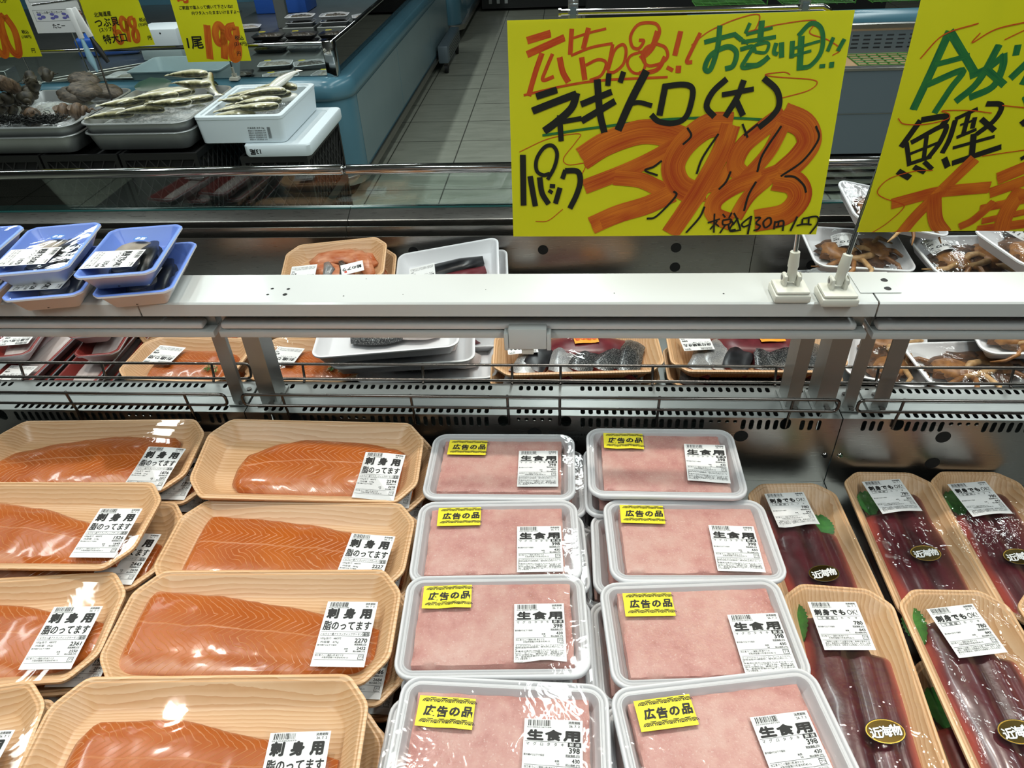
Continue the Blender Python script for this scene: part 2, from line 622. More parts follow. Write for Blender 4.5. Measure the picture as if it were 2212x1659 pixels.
def sheet(mb, w, h, warp=None, mat=0, nx=6, ny=6, thick=0.00012):
    """a small paper label, centre at the origin, its edges closed"""
    vs = []
    for lay in (0, 1):
        for j in range(ny + 1):
            for i in range(nx + 1):
                x, y = w * (i / nx - 0.5), h * (j / ny - 0.5)
                vs.append((x, y, (warp(x, y) if warp else 0.0) - lay * thick))
    n = (nx + 1) * (ny + 1)
    fs = []
    for j in range(ny):
        for i in range(nx):
            a = j * (nx + 1) + i
            fs.append((a, a + 1, a + nx + 2, a + nx + 1))
            fs.append((n + a, n + a + nx + 1, n + a + nx + 2, n + a + 1))
    mb.add(vs, fs, mat)
# ------------------------------------------------------------------ room
K = 1.045                # drawing scale of the island sections
DECK = 0.7025
RISER = 0.7388


def room():
    def slab(name, x0, x1, y0, y1, z0, z1, m):
        b = MB().box(x0, x1, y0, y1, z0, z1)
        return tag(b.build(name, m), kind='structure')
    slab('floor', -7, 7, -2.2, 12.2, -0.08, 0.0, 'floor_tile')
    slab('ceiling', -7, 7, -2.2, 12.2, 3.0, 3.08, 'ceiling_paint')
    slab('wall_back', -7, 7, 12.2, 12.3, 0, 3.0, 'wall_paint')
    slab('wall_front', -7, 7, -2.3, -2.2, 0, 3.0, 'wall_paint')
    slab('wall_left', -7.1, -7, -2.2, 12.2, 0, 3.0, 'wall_paint')
    slab('wall_right', 7, 7.1, -2.2, 12.2, 0, 3.0, 'wall_paint')


room()


# ------------------------------------------------------------------ island case
def slot(x, y, hw, hh, n=5):
    """stadium outline, hw half width, hh half height"""
    if hh <= hw:
        return [(x + hw * cos(2 * pi * k / 10), y + hw * sin(2 * pi * k / 10)) for k in range(10)]
    p = [(x + hw * cos(pi * k / n), y + hh - hw + hw * sin(pi * k / n)) for k in range(n + 1)]
    p += [(x - hw * cos(pi * k / n), y - hh + hw - hw * sin(pi * k / n)) for k in range(n + 1)]
    return p


def slot_xs(cx):
    """slots, round dots and key holes along one case unit"""
    a, d, k = [], [], []
    for i in range(-2, 3):
        d.append(cx + i * 0.0117)
    for s in (-1, 1):
        k.append(cx + s * 0.047)
        k.append(cx + s * 0.366)
        for i in range(16):
            a.append(cx + s * (0.072 + i * 0.0116))
        for i in range(4):
            d.append(cx + s * (0.259 + i * 0.0116))
        for i in range(5):
            a.append(cx + s * (0.306 + i * 0.0116))
        for i in range(3):
            a.append(cx + s * (0.390 + i * 0.0116))
    return a, d, k


def case_unit(x0, x1, label, posts, key):
    cx = (x0 + x1) / 2
    W = x1 - x0 - 0.0016
    xa, xb = x0 + 0.0008, x1 - 0.0008
    DECK = 0.739            # heights below are those of the drawing
    t = thing('island_showcase', label, 'display case', (cx * K, 0.84 * K, 0), group='stainless island showcases in one row')
    T = Matrix.Translation((0, 0, 0.70248 - 0.739 * K)) @ Matrix.Scale(K, 4) @ Matrix.Translation((-cx, -0.84, 0))

    def part(mb, name, m, smooth=None, parent=None):
        mb.v = [tuple(T @ Vector(p)) for p in mb.v]
        return mb.build(name, m, parent or t, smooth)
    part(MB().box(xa, xb, 0.20, 1.452, 0.075, 0.735), 'body', 'island_side')
    d = MB().box(xa, xb, 0.20, 0.8318, 0.7352, DECK)
    d.box(xa, xb, 0.9102, 1.4495, 0.7352, DECK)
    part(d, 'deck', 'stainless_dull')
    # divider: slotted front sheet, slotted top sheet, plain back
    a, dts, ks = slot_xs(cx)
    holes = [slot(x, 0.8525 - 0.739, 0.0033, 0.0095) for x in a] + [slot(x, 0.858 - 0.739, 0.0031, 0.0031) for x in dts]
    holes += [slot(x, 0.8545 - 0.739, 0.0078, 0.0105) for x in ks]
    f = MB()
    f.plate([(xa, 0), (xb, 0), (xb, 0.1262), (xa, 0.1262)], holes, (0, 0.832, 0.739), (1, 0, 0), (0, 0, 1), 0.0012)
    f.plate([(-xb, 0), (-xa, 0), (-xa, 0.1262), (-xb, 0.1262)], [], (0, 0.9098, 0.739), (-1, 0, 0), (0, 0, 1), 0.0012)
    part(f, 'divider_panel', 'stainless')
    holes = [slot(x, yy, 0.0033, 0.006) for yy in (0.0095, 0.0665) for x in a + dts]
    f = MB()
    f.plate([(xa, 0), (xb, 0), (xb, 0.0775), (xa, 0.0775)], holes, (0, 0.8322, 0.8655), (1, 0, 0), (0, 1, 0), 0.0012)
    f.box(xa, xb, 0.8705, 0.8712, 0.8655, 0.8662)
    part(f, 'divider_top', 'stainless_dull')
    for x, z in ((cx + 0.306, 0.830), (cx + 0.593 - 0.89, 0.833), (cx + 0.593 - 0.89, 0.782), (cx, 0.831)):
        part(MB().disc((x, 0.8317, z), 0.0105, (0, -1, 0), 20), 'drain_hole', 'dark_gap')
    for x in (x0 + 0.0115, x1 - 0.0105):
        s = MB()
        s.tube([(x, 0.8318, 0.794), (x, 0.8302, 0.794)], [0.0048, 0.0036], 14)
        s.box(x - 0.0025, x + 0.0025, 0.8298, 0.8303, 0.7936, 0.7944, 1)
        s.box(x - 0.0004, x + 0.0004, 0.8298, 0.8303, 0.7915, 0.7965, 1)
        part(s, 'panel_screw', ['chrome', 'dark_gap'], 40)
    # uprights with bolted feet
    for (pa, pb) in posts:
        u = MB().box(pa, pb, 0.8545, 0.8568, 0.8668, 1.0035)
        side = pa if pa > cx else pb - 0.002
        u.box(side, side + 0.002, 0.8568, 0.893, 0.8668, 1.0035)
        uo = part(u, 'upright', 'stainless_dull')
        part(MB().box(pa - 0.004, pb + 0.004, 0.846, 0.897, 0.8663, 0.8683), 'foot_plate', 'stainless_dull', None, uo)
        for yy in (0.851, 0.886):
            part(MB().tube([((pa + pb) / 2 + 0.004, yy, 0.8683), ((pa + pb) / 2 + 0.004, yy, 0.8703)], 0.004, 10), 'bolt', 'wire_steel', 40, uo)
    # light rail below the shelf
    r = MB().rbox(xa + 0.003, xb - 0.003, 0.829, 0.893, 1.0038, 1.0140, 0.0015, 2)
    part(r, 'light_rail', 'powder_white', 40)
    r = MB().rbox(x0 + 0.008, x1 - 0.018, 0.8305, 0.868, 1.0162, 1.0268, 0.004, 3)
    part(r, 'light_cover', 'card_white', 40)
    part(MB().box(xa + 0.004, xb - 0.004, 0.846, 0.888, 1.0140, 1.0555), 'light_housing', 'stainless_dull')
    # shelf: folded sheet
    sx0, sx1 = key
    sh = MB()
    prof = [(0.8115, 1.0500), (0.8102, 1.0508), (0.8100, 1.0690), (0.8122, 1.0712), (0.8888, 1.0712), (0.8906, 1.0692), (0.8906, 1.0560), (0.8892, 1.0560), (0.8890, 1.0690), (0.8130, 1.0694), (0.8115, 1.0690)]
    sh.loft([[(x, y, z) for y, z in prof] for x in (sx0 + 0.0012, sx1 - 0.0012)], 0, True, True)
    part(sh, 'top_shelf', 'powder_white', 30)
    for x, y, q in ((-0.406, 0.833, 0.0022), (-0.382, 0.833, 0.0034), (-0.405, 0.849, 0.0024), (-0.382, 0.848, 0.0026), (-0.3, 0.829, 0.001), (-0.22, 0.833, 0.0008), (-0.28, 0.876, 0.0007), (0.2, 0.833, 0.0012), (0.333, 0.853, 0.0014), (0.343, 0.846, 0.0016), (-0.11, 0.845, 0.0007), (0.06, 0.835, 0.0009)):
        if x0 < 0 < x1:
            part(MB().disc((x, y, 1.0714), q, (0, 0, 1), 8), 'shelf_screw_hole', 'dark_gap')
    # far wall with stepped air outlet, glass and hand rail
    w = MB().box(xa, xb, 1.450, 1.4525, DECK, 0.8615)
    w.box(xa, xb, 1.4690, 1.4715, 0.80, 0.8770)
    w.loft([[(x, y, z) for y, z in ((1.4885, 0.80), (1.4885, 0.8835), (1.4900, 0.8850), (1.5230, 0.8965), (1.545, 0.8965), (1.556, 0.885), (1.556, 0.80))] for x in (xa, xb)], 0, True, True)
    part(w, 'outer_wall', 'stainless')
    part(MB().box(xa, xb, 1.4525, 1.556, 0.735, 0.80), 'air_outlet', 'dark_gap')
    part(MB().box(xa, xb, 1.452, 1.556, 0.075, 0.735), 'outer_body', 'island_side')
    for hx, hz in ((-0.056, 0.828), (0.232, 0.831), (0.234, 0.784), (-0.345, 0.826), (0.524, 0.836), (0.526, 0.788)):
        if x0 < hx < x1:
            part(MB().disc((hx, 1.4497, hz), 0.0115, (0, -1, 0), 18), 'wall_hole', 'dark_gap')
    g = MB().loft([[(x, y, z) for y, z in ((1.527, 0.8968), (1.535, 0.8968), (1.535, 0.9745), (1.527, 0.9745))] for x in (xa - 0.0007, xb + 0.0007)])
    part(g, 'glass_guard', 'glass_pane')
    part(MB().box(xa, xb, 1.5255, 1.5365, 0.8966, 0.8995), 'glass_seat', 'glass_edge')
    part(MB().rbox(x0, x1, 1.5215, 1.5415, 0.9748, 0.9945, 0.006, 3), 'hand_rail', 'chrome', 50)

    # wire fences, front and back
    def fence(yy, zt, zb, foot, lean):
        q = MB()
        fx0, fx1 = x0 + 0.010, x1 - 0.016
        rr = 0.007
        loop = []
        for ccx, ccz, a0 in ((fx1 - rr, zt - rr, 0), (fx0 + rr, zt - rr, 90), (fx0 + rr, zb + rr, 180), (fx1 - rr, zb + rr, 270)):
            for k in range(4):
                an = radians(a0 + 30 * k)
                loop.append((ccx + rr * cos(an), yy + lean * (ccz + rr * sin(an) - zb), ccz + rr * sin(an)))
        q.tube(loop, 0.0023, 8, 0, True)
        for k in (-0.374, -0.18, -0.038, 0.038, 0.18, 0.366):
            x = cx + k
            p = [(x, yy + lean * (zt - zb) + 0.002, zt + 0.001), (x, yy + 0.002, zb)]
            p += foot(x)
            q.tube(p, 0.0021, 8)
        return part(q, 'wire_fence', 'wire_steel', 60)
    fence(0.8235, 0.9075, 0.886, lambda x: [(x, 0.8285, 0.871), (x, 0.8292, 0.850)], -0.06)
    fence(0.9125, 0.895, 0.870, lambda x: [(x, 0.9085, 0.8665)], 0.25)
    return t


case_unit(-0.494, 0.396, 'middle stainless island showcase with slotted divider and white shelf, between two seams', [(-0.474, -0.448), (0.319, 0.338), (0.361, 0.388)], (-0.58, 0.387))
case_unit(-1.386, -0.494, 'stainless island showcase section at left, under stacked blue abalone trays', [(-0.519, -0.499)], (-1.386, -0.58))
case_unit(0.396, 1.286, 'stainless island showcase section at right, under crab packs and bonito trays', [(0.400, 0.418), (0.441, 0.463)], (0.387, 1.286))

# clip-on grey holder on the light rail, hinge plate joining two shelves, notice on the divider
c = thing('rail_holder', 'white plastic holder clipped on the light rail above the wire fence', 'holder', (-0.0564, 0.8583, 0.9766))
b = MB().rbox(-0.027, 0.027, -0.012, 0.004, -0.003, 0.031, 0.002, 2)
b.build('clip_body', 'powder_white', c, 40)
for s in (-1, 1):
    MB().rbox(s * 0.030 - 0.003, s * 0.030 + 0.003, -0.013, 0.004, -0.004, 0.024, 0.0012, 2).build('ear', 'powder_white', c, 40)
b = MB().rbox(-0.009, 0.008, -0.008, -0.004, -0.014, -0.0035, 0.001, 2)
b.build('tab', 'plastic_ivory', c, 40)

h = thing('joint_plate', 'white metal plate with two screw holes bridging two shelf ends', 'plate', (0.4096, 0.8997, 1.0499))
b = MB().rbox(-0.022, 0.031, -0.029, 0.0285, 0, 0.0014, 0.0006, 1)
b.build('plate', 'powder_white', h)
for x, y in ((0.019, 0.004), (0.016, -0.019)):
    MB().tube([(x, y, 0.0014), (x, y, 0.0028)], [0.0048, 0.003], 12).build('screw', 'rubber_black', h, 40)

n = MB()
sheet(n, 0.070, 0.044, nx=1, ny=1)
for s, x, y, q in (('ご使用前に取扱説明書を、', -0.033, 0.014, 0.0052), ('正しくお使いください', -0.033, 0.007, 0.0052), ('⚠ 注意', -0.010, -0.002, 0.006), ('禁・修理の…', -0.033, -0.010, 0.0045), ('水をかけないで', -0.033, -0.017, 0.0045)):
    text(n, s, x, y, q, 1, 0.01, z=0.0003)
o = n.build('notice_sticker', ['stainless_dull', 'ink_black'], None, None, (0.0063, 0.8689, 0.7808), (radians(90), 0, 0))
tag(o, 'small printed notice on the stainless divider between the minced tuna columns', 'sticker')

for x0, x1, lab in ((-1.00, -0.204, 'flat black plastic riser under the salmon trays'), (-0.200, 0.262, 'flat black plastic riser under the minced tuna trays')):
    b = MB().rbox(x0, x1, 0.22, 0.864, DECK + 0.0006, RISER - 0.0003, 0.004, 2)
    tag(b.build('display_riser', 'black_plastic'), lab, 'riser', 'black risers on the showcase floor')
# ------------------------------------------------------------------ packs
def octagon(a, b, cx, cy, r=0.006, n=3):
    """octagonal outline with softened corners, counter-clockwise"""
    v = [(a, -b + cy), (a, b - cy), (a - cx, b), (-a + cx, b), (-a, b - cy), (-a, -b + cy), (-a + cx, -b), (a - cx, -b)]
    out = []
    for i in range(8):
        p, q, s = Vector(v[i - 1]), Vector(v[i]), Vector(v[(i + 1) % 8])
        d1, d2 = (p - q), (s - q)
        k1, k2 = min(r, d1.length * 0.45), min(r, d2.length * 0.45)
        A, B = q + d1.normalized() * k1, q + d2.normalized() * k2
        for k in range(n + 1):
            t = k / n
            w = A * (1 - t) ** 2 + q * 2 * t * (1 - t) + B * t * t
            out.append((w.x, w.y))
    return out


def roundrect(a, b, r, n=6):
    out = []
    for sx, sy, a0 in ((1, -1, -90), (1, 1, 0), (-1, 1, 90), (-1, -1, 180)):
        for k in range(n + 1):
            t = radians(a0 + 90 * k / n)
            out.append((sx * (a - r) + r * cos(t), sy * (b - r) + r * sin(t)))
    return out


def tray_mesh(name, outline, prof, mat_split=None):
    """outline(inset) -> points; prof: list of (inset, z) from the outer foot over the rim to the inner floor"""
    mb = MB()
    rings = [[(x, y, z) for x, y in outline(i)] for i, z in prof]
    if mat_split is None:
        mb.loft(rings, 0, True, True)
    else:
        mb.loft(rings[:mat_split + 1], 1, True, False)
        mb.loft(rings[mat_split:], 0, False, True)
    return mb.mesh(name, 50)


def film_mesh(name, outline, z, sag=0.0, inset=0.003, dome=None):
    mb = MB()
    rings = []
    for k in (0.0, 0.12, 0.3, 0.5, 0.7, 0.86):
        o = outline(inset)
        rings.append([(x * (1 - k), y * (1 - k), z - sag * sin(min(1, k * 1.6) * pi / 2) + (dome(x * (1 - k), y * (1 - k)) * sin(min(1, k * 2.2) * pi / 2) if dome else 0)) for x, y in o])
    mb.loft(rings, 0, False, True)
    return mb.mesh(name, 180)


# ---- printed labels
def bars(mb, x0, x1, y0, y1, seed, z, warp, mat=1):
    r = random.Random(seed)
    x = x0
    while x < x1:
        w = r.choice((0.0003, 0.0003, 0.0006, 0.0009))
        rect(mb, x, min(x + w, x1), y0, y1, mat, z, warp)
        x += w + r.choice((0.0003, 0.0006, 0.0006, 0.0009))


MAKER = ('加工者 たこ一蒲鉾川西 ㈱ヤマタ', '大阪府寝屋川市清水町40-15')
ZT = 0.00025


def frame_rect(mb, x0, x1, y0, y1, t, warp):
    rect(mb, x0, x1, y0, y0 + t, 1, ZT, warp)
    rect(mb, x0, x1, y1 - t, y1, 1, ZT, warp)
    rect(mb, x0, x0 + t, y0, y1, 1, ZT, warp)
    rect(mb, x1 - t, x1, y0, y1, 1, ZT, warp)


def head(mb, W, H, date, seed, warp):
    l, t = -W / 2, H / 2
    bars(mb, l + 0.004, l + 0.026, t - 0.0072, t - 0.0012, seed, ZT, warp)
    text(mb, '0210020' + str(100000 + seed * 7919 % 900000), l + 0.003, t - 0.0092, 0.0020, 1, 0.0, 0.024, z=ZT, warp=warp)
    text(mb, '消費期限', -l - 0.0025, t - 0.0042, 0.0031, 1, 0.02, 0.0118, True, ZT, warp)
    text(mb, date, -l - 0.0030, t - 0.0078, 0.0034, 1, 0.02, 0.0105, True, ZT, warp)


def price_block(mb, W, y, price, taxed, small, warp):
    r = W / 2
    text(mb, price, r - 0.003, y, 0.0072, 1, 0.035, None, True, ZT, warp)
    text(mb, '税抜価格 [円]', r - 0.003, y - 0.0032, 0.0024, 1, 0.02, 0.0135, True, ZT, warp)
    rect(mb, r - 0.0165, r - 0.003, y - 0.0037, y - 0.0034, 1, ZT, warp)
    text(mb, taxed, r - 0.003, y - 0.0090, 0.0050, 1, 0.03, None, True, ZT, warp)
    text(mb, '税込価格 [円]', r - 0.003, y - 0.0120, 0.0024, 1, 0.02, 0.0135, True, ZT, warp)
    text(mb, '枚数', r - 0.0225, y - 0.0090, 0.0022, 1, 0.02, None, True, ZT, warp)
    text(mb, small, r - 0.0225, y - 0.0118, 0.0027, 1, 0.02, None, True, ZT, warp)


def maker_block(mb, W, y, warp):
    l = -W / 2
    rect(mb, l + 0.002, -l - 0.002, y, y + 0.0003, 1, ZT, warp)
    text(mb, MAKER[0], l + 0.002, y - 0.0030, 0.0026, 1, 0.01, 0.032, z=ZT, warp=warp)
    text(mb, MAKER[1], l + 0.010, y - 0.0058, 0.0026, 1, 0.01, 0.030, z=ZT, warp=warp)
    frame_rect(mb, -l - 0.0095, -l - 0.0030, y - 0.0068, y - 0.0010, 0.0005, warp)
    text(mb, 'プラ', -l - 0.0089, y - 0.0052, 0.0034, 1, 0.02, 0.0052, z=ZT, warp=warp)
    rect(mb, l + 0.002, -l - 0.002, y - 0.0078, y - 0.0075, 1, ZT, warp)


def label_salmon(price, taxed, gram, date, seed, warp=None):
    W, H = 0.060, 0.084
    mb = MB()
    sheet(mb, W, H, warp)
    head(mb, W, H, date, seed, warp)
    text(mb, '刺', -0.0265, 0.0205, 0.0138, 1, 0.085, z=ZT, warp=warp)
    text(mb, '身', -0.0070, 0.0205, 0.0138, 1, 0.085, z=ZT, warp=warp)
    text(mb, '用', 0.0125, 0.0205, 0.0138, 1, 0.085, z=ZT, warp=warp)
    text(mb, '脂のってます', -0.0275, 0.0045, 0.0130, 1, 0.030, 0.055, z=ZT, warp=warp)
    rect(mb, -0.028, 0.028, 0.0012, 0.0015, 1, ZT, warp)
    text(mb, 'ノルウェー産アトランティックサーモン', -0.0285, -0.0030, 0.0038, 1, 0.01, 0.048, z=ZT, warp=warp)
    frame_rect(mb, 0.0200, 0.0285, -0.0037, 0.0008, 0.0004, warp)
    text(mb, '養殖', 0.0207, -0.0029, 0.0037, 1, 0.02, 0.0071, z=ZT, warp=warp)
    rect(mb, -0.028, 0.028, -0.0042, -0.0039, 1, ZT, warp)
    text(mb, '100g当り  480円', -0.0275, -0.0085, 0.0033, 1, 0.01, 0.024, z=ZT, warp=warp)
    text(mb, '内容量   ' + gram, -0.0260, -0.0130, 0.0030, 1, 0.01, 0.021, z=ZT, warp=warp)
    text(mb, '要冷蔵4℃以下で保存', -0.0285, -0.0165, 0.0022, 1, 0.015, 0.022, z=ZT, warp=warp)
    price_block(mb, W, -0.0120, price, taxed, '20', warp)
    maker_block(mb, W, -0.0262, warp)
    return mb.mesh('price_label')


TUNA_TXT = ('キハダマグロ(インドネシア)、ビンチョウマグロ、', '植物油脂/PH調整剤、酸化防止剤(V.C、V.', 'E)', '栄養成分表示(100g当たり)エネルギー167', 'kcal、タンパク質23.4g、脂質7.3g、', '炭水化物0.0g、糖質0.0g、食物繊維0.', '0g、食塩相当量0.612g(サンプル品分析', 'による推定値。)')


def label_tuna(seed, warp=None):
    W, H = 0.058, 0.075
    mb = MB()
    sheet(mb, W, H, warp)
    head(mb, W, H, '26. 7. 2', seed, warp)
    for i, ch in enumerate('生食用'):
        text(mb, ch, -0.0260 + i * 0.0180, 0.0170, 0.0108, 1, 0.090, 0.0160, z=ZT, warp=warp)
    rect(mb, -0.0275, 0.0275, 0.0146, 0.0149, 1, ZT, warp)
    for i, ch in enumerate('マグロタタキ'):
        text(mb, ch, -0.0265 + i * 0.0068, 0.0108, 0.0038, 1, 0.01, z=ZT, warp=warp)
    rect(mb, 0.0145, 0.0275, 0.0104, 0.0145, 1, ZT, warp)
    text(mb, '解 凍', 0.0160, 0.0110, 0.0036, 0, 0.02, 0.0100, z=ZT * 2, warp=warp)
    price_block(mb, W, 0.0045, '398', '430', '50', warp)
    text(mb, '要冷蔵4℃以下で保存', -0.0280, 0.0005, 0.0022, 1, 0.015, 0.0200, z=ZT, warp=warp)
    maker_block(mb, W, -0.0085, warp)
    for i, s in enumerate(TUNA_TXT):
        full = i not in (2, 7)
        text(mb, s, -0.0275, -0.0190 - i * 0.0022, 0.0022, 1, 0.01, 0.054 if full else None, z=ZT, warp=warp)
    return mb.mesh('price_label')


BON_TXT = ('〔鮮度には関しては保冷の後、表面が変色する', '場合、品質的には問題ありません。また、お刺', '身以外の場合は、加熱または味噌してからお召し', 'い。〕')


def label_bonito(seed, warp=None):
    W, H = 0.060, 0.068
    mb = MB()
    sheet(mb, W, H, warp, ny=8)
    head(mb, W, H, '26. 7. 1', seed, warp)
    for i, ch in enumerate('刺身でも'):
        text(mb, ch, -0.0262 + i * 0.0098, 0.0150, 0.0088, 1, 0.080, z=ZT, warp=warp)
    text(mb, 'OK!', 0.0133, 0.0150, 0.0100, 1, 0.0, 0.0130, z=ZT, warp=warp)
    rect(mb, -0.0275, 0.0275, 0.0128, 0.0131, 1, ZT, warp)
    frame_rect(mb, -0.0250, -0.0010, 0.0080, 0.0122, 0.0004, warp)
    text(mb, '千 葉 産', -0.0215, 0.0087, 0.0035, 1, 0.015, 0.0170, z=ZT, warp=warp)
    for i, ch in enumerate('カツオ'):
        text(mb, ch, 0.0030 + i * 0.0085, 0.0087, 0.0036, 1, 0.015, z=ZT, warp=warp)
    price_block(mb, W, 0.0005, '780', '843', '1', warp)
    text(mb, '要冷蔵4℃以下で保存', -0.0280, -0.0030, 0.0022, 1, 0.015, 0.0200, z=ZT, warp=warp)
    maker_block(mb, W, -0.0130, warp)
    for i, s in enumerate(BON_TXT):
        text(mb, s, -0.0265, -0.0235 - i * 0.0024, 0.0024, 1, 0.01, 0.053 if i < 3 else None, z=ZT, warp=warp)
    return mb.mesh('price_label')


def label_plain(title, sub, price, taxed, W, H, seed, warp=None):
    """label of the packs on the far side: title, price and small print"""
    mb = MB()
    sheet(mb, W, H, warp)
    head(mb, W, H, '26. 7. 1', seed, warp)
    text(mb, title, -W / 2 + 0.003, H * 0.13, H * 0.17, 1, 0.05, W - 0.006, z=ZT, warp=warp)
    text(mb, sub, -W / 2 + 0.003, H * 0.02, H * 0.065, 1, 0.02, W * 0.6, z=ZT, warp=warp)
    rect(mb, -W / 2 + 0.002, W / 2 - 0.002, H * 0.105, H * 0.11, 1, ZT, warp)
    text(mb, price, W / 2 - 0.003, -H * 0.11, H * 0.13, 1, 0.045, None, True, ZT, warp)
    text(mb, taxed, W / 2 - 0.003, -H * 0.22, H * 0.08, 1, 0.035, None, True, ZT, warp)
    for i in range(3):
        text(mb, BON_TXT[i], -W / 2 + 0.003, -H * (0.30 + 0.055 * i), H * 0.045, 1, 0.01, W * 0.8, z=ZT, warp=warp)
    frame_rect(mb, W / 2 - 0.009, W / 2 - 0.003, -H * 0.42, -H * 0.33, 0.0005, warp)
    return mb.mesh('price_label')


def sticker_offer(warp=None):
    W, H = 0.058, 0.0325
    mb = MB()
    sheet(mb, W, H, warp)

    def fan(cx, cy, r, k=1.0):
        for a, b in ((0.0, 0.36), (0.52, 0.70), (0.84, 1.0)):
            n = 10
            vs, fs = [], []
            for i in range(n + 1):
                t = pi * i / n
                for q in (a, b):
                    x, y = cx + r * q * cos(t), cy + k * r * q * sin(t)
                    vs.append((x, y, ZT + (warp(x, y) if warp else 0)))
            for i in range(n):
                fs.append((2 * i, 2 * i + 1, 2 * i + 3, 2 * i + 2))
            mb.add(vs, fs, 1)
    for cy in (0.0112, -0.0108):
        for i in range(5):
            fan(-0.0205 + i * 0.0116, cy - 0.001, 0.0050, 0.75)
        for i in range(4):
            x = -0.0147 + i * 0.0116
            rect(mb, x - 0.0030, x + 0.0030, cy + 0.0028, cy + 0.0036, 1, ZT, warp)
            fan(x, cy + 0.0008, 0.0024, 0.7)
    for i, (ch, y) in enumerate(zip('広告の品', (-0.0036, -0.0040, -0.0034, -0.0028))):
        text(mb, ch, -0.0225 + i * 0.0128, y, 0.0118, 1, 0.060, z=ZT, warp=warp, shear=0.06)
    return mb.mesh('offer_sticker')


def sticker_gold():
    mb = MB()
    for rx, ry, z, m in ((0.0215, 0.0142, 0.0, 1), (0.0207, 0.0134, 0.00012, 0), (0.0196, 0.0124, 0.00022, 2)):
        mb.disc((0, 0, z), rx, (0, 0, 1), 40, m, ry)
    for i, ch in enumerate('近海物'):
        x, y = -0.0172 + i * 0.0112, -0.0062 + i * 0.0012
        text(mb, ch, x, y, 0.0125, 1, 0.085, z=0.00032)
        text(mb, ch, x, y, 0.0125, 3, 0.045, z=0.00042)
    return mb.mesh('gold_sticker')


def oval_blue():
    mb = MB()
    mb.disc((0, 0, 0), 0.0105, (0, 0, 1), 32, 0, 0.008)
    text(mb, '活き', -0.0085, -0.003, 0.0085, 1, 0.05, z=0.0002)
    return mb.mesh('round_sticker')


# ---- contents
def fillet(name, u, lo, hi, th, uvflip=1, nu=44, nv=22, blunt=(0.02, 0.02), seed=1, nz=0.0008):
    """lying fish fillet: u, lo, hi, th are matching lists along the length (metres)"""
    def it(a, t):
        for i in range(len(u) - 1):
            if t <= u[i + 1] or i == len(u) - 2:
                k = max(0.0, min(1.0, (t - u[i]) / (u[i + 1] - u[i])))
                k = k * k * (3 - 2 * k) * 0.5 + k * 0.5
                return a[i] + (a[i + 1] - a[i]) * k
    rings, uvs = [], []
    U0, U1 = u[0], u[-1]
    for i in range(nu + 1):
        t = i / nu
        x = U0 + (U1 - U0) * t
        a, b, h = it(lo, x), it(hi, x), it(th, x)
        e = min((x - U0) / blunt[0] if blunt[0] else 1, (U1 - x) / blunt[1] if blunt[1] else 1, 1)
        e = max(e, 0.0)
        f = sqrt(1 - (1 - e) ** 2) * 0.35 + 0.65 if e < 1 else 1.0
        h *= f
        yc, hw = (a + b) / 2, (b - a) / 2 * (0.93 + 0.07 * min(1, e * 1.5))
        ring = []
        for j in range(nv + 1):
            s = -1 + 2 * j / nv
            ang = s * pi / 2
            px = abs(sin(ang)) ** 0.72 * (1 if s > 0 else -1)
            pz = max(0.0, cos(ang)) ** 0.42
            n = noise.noise(Vector((x * 60 + seed * 3, s * 5, seed)))
            y, z = yc + hw * px * (1 + 0.02 * n), h * pz + nz * n * (pz > 0.2)
            ring.append((x, y, z))
            uvs.append((x * uvflip + seed * 0.05, hw * px))
        for j in range(nv - 1, 0, -1):       # under side, flat
            s = -1 + 2 * j / nv
            ring.append((x, yc + hw * s * 0.96, 0.0))
            uvs.append((x * uvflip + seed * 0.05, hw * s))
        rings.append(ring)
    mb = MB()
    mb.loft(rings, 0, True, True, True, uvs)
    return mb.mesh(name, 60)


def slab(name, x0, x1, y0, y1, h, seed, nx=36, ny=24, r=0.006):
    rings = []
    vs, fs = [], []
    for j in range(ny + 1):
        for i in range(nx + 1):
            x, y = x0 + (x1 - x0) * i / nx, y0 + (y1 - y0) * j / ny
            d = min(x - x0, x1 - x, y - y0, y1 - y)
            n = noise.noise(Vector((x * 55, y * 55, seed * 1.7))) + 0.5 * noise.noise(Vector((x * 160, y * 160, seed)))
            z = h * (0.90 + 0.10 * min(1, d / r)) + 0.0006 * n
            wob = 0.0011 * noise.noise(Vector((x * 70 + 9, y * 70, seed)))
            edge = 1 if d < 1e-6 else 0
            vs.append((x + wob * edge, y + wob * edge, z))
    n0 = (nx + 1) * (ny + 1)
    for j in range(ny):
        for i in range(nx):
            a = j * (nx + 1) + i
            fs.append((a, a + 1, a + nx + 2, a + nx + 1))
    bd = [i for i in range(nx + 1)] + [(j + 1) * (nx + 1) - 1 for j in range(1, ny + 1)] + [ny * (nx + 1) + i for i in range(nx - 1, -1, -1)] + [j * (nx + 1) for j in range(ny - 1, 0, -1)]
    prev = bd
    for k, zz in enumerate((0.55, 0.0)):
        cur = []
        for b in bd:
            x, y, z = vs[b]
            wob = 0.0012 * noise.noise(Vector((x * 90, y * 90, seed + k)))
            cur.append(len(vs))
            vs.append((x + wob, y + wob, z * zz))
        m = len(bd)
        for q in range(m):
            fs.append((prev[(q + 1) % m], prev[q], cur[q], cur[(q + 1) % m]))
        prev = cur
    fs.append(tuple(reversed(prev)))
    return MB().add(vs, fs).mesh(name, 70)


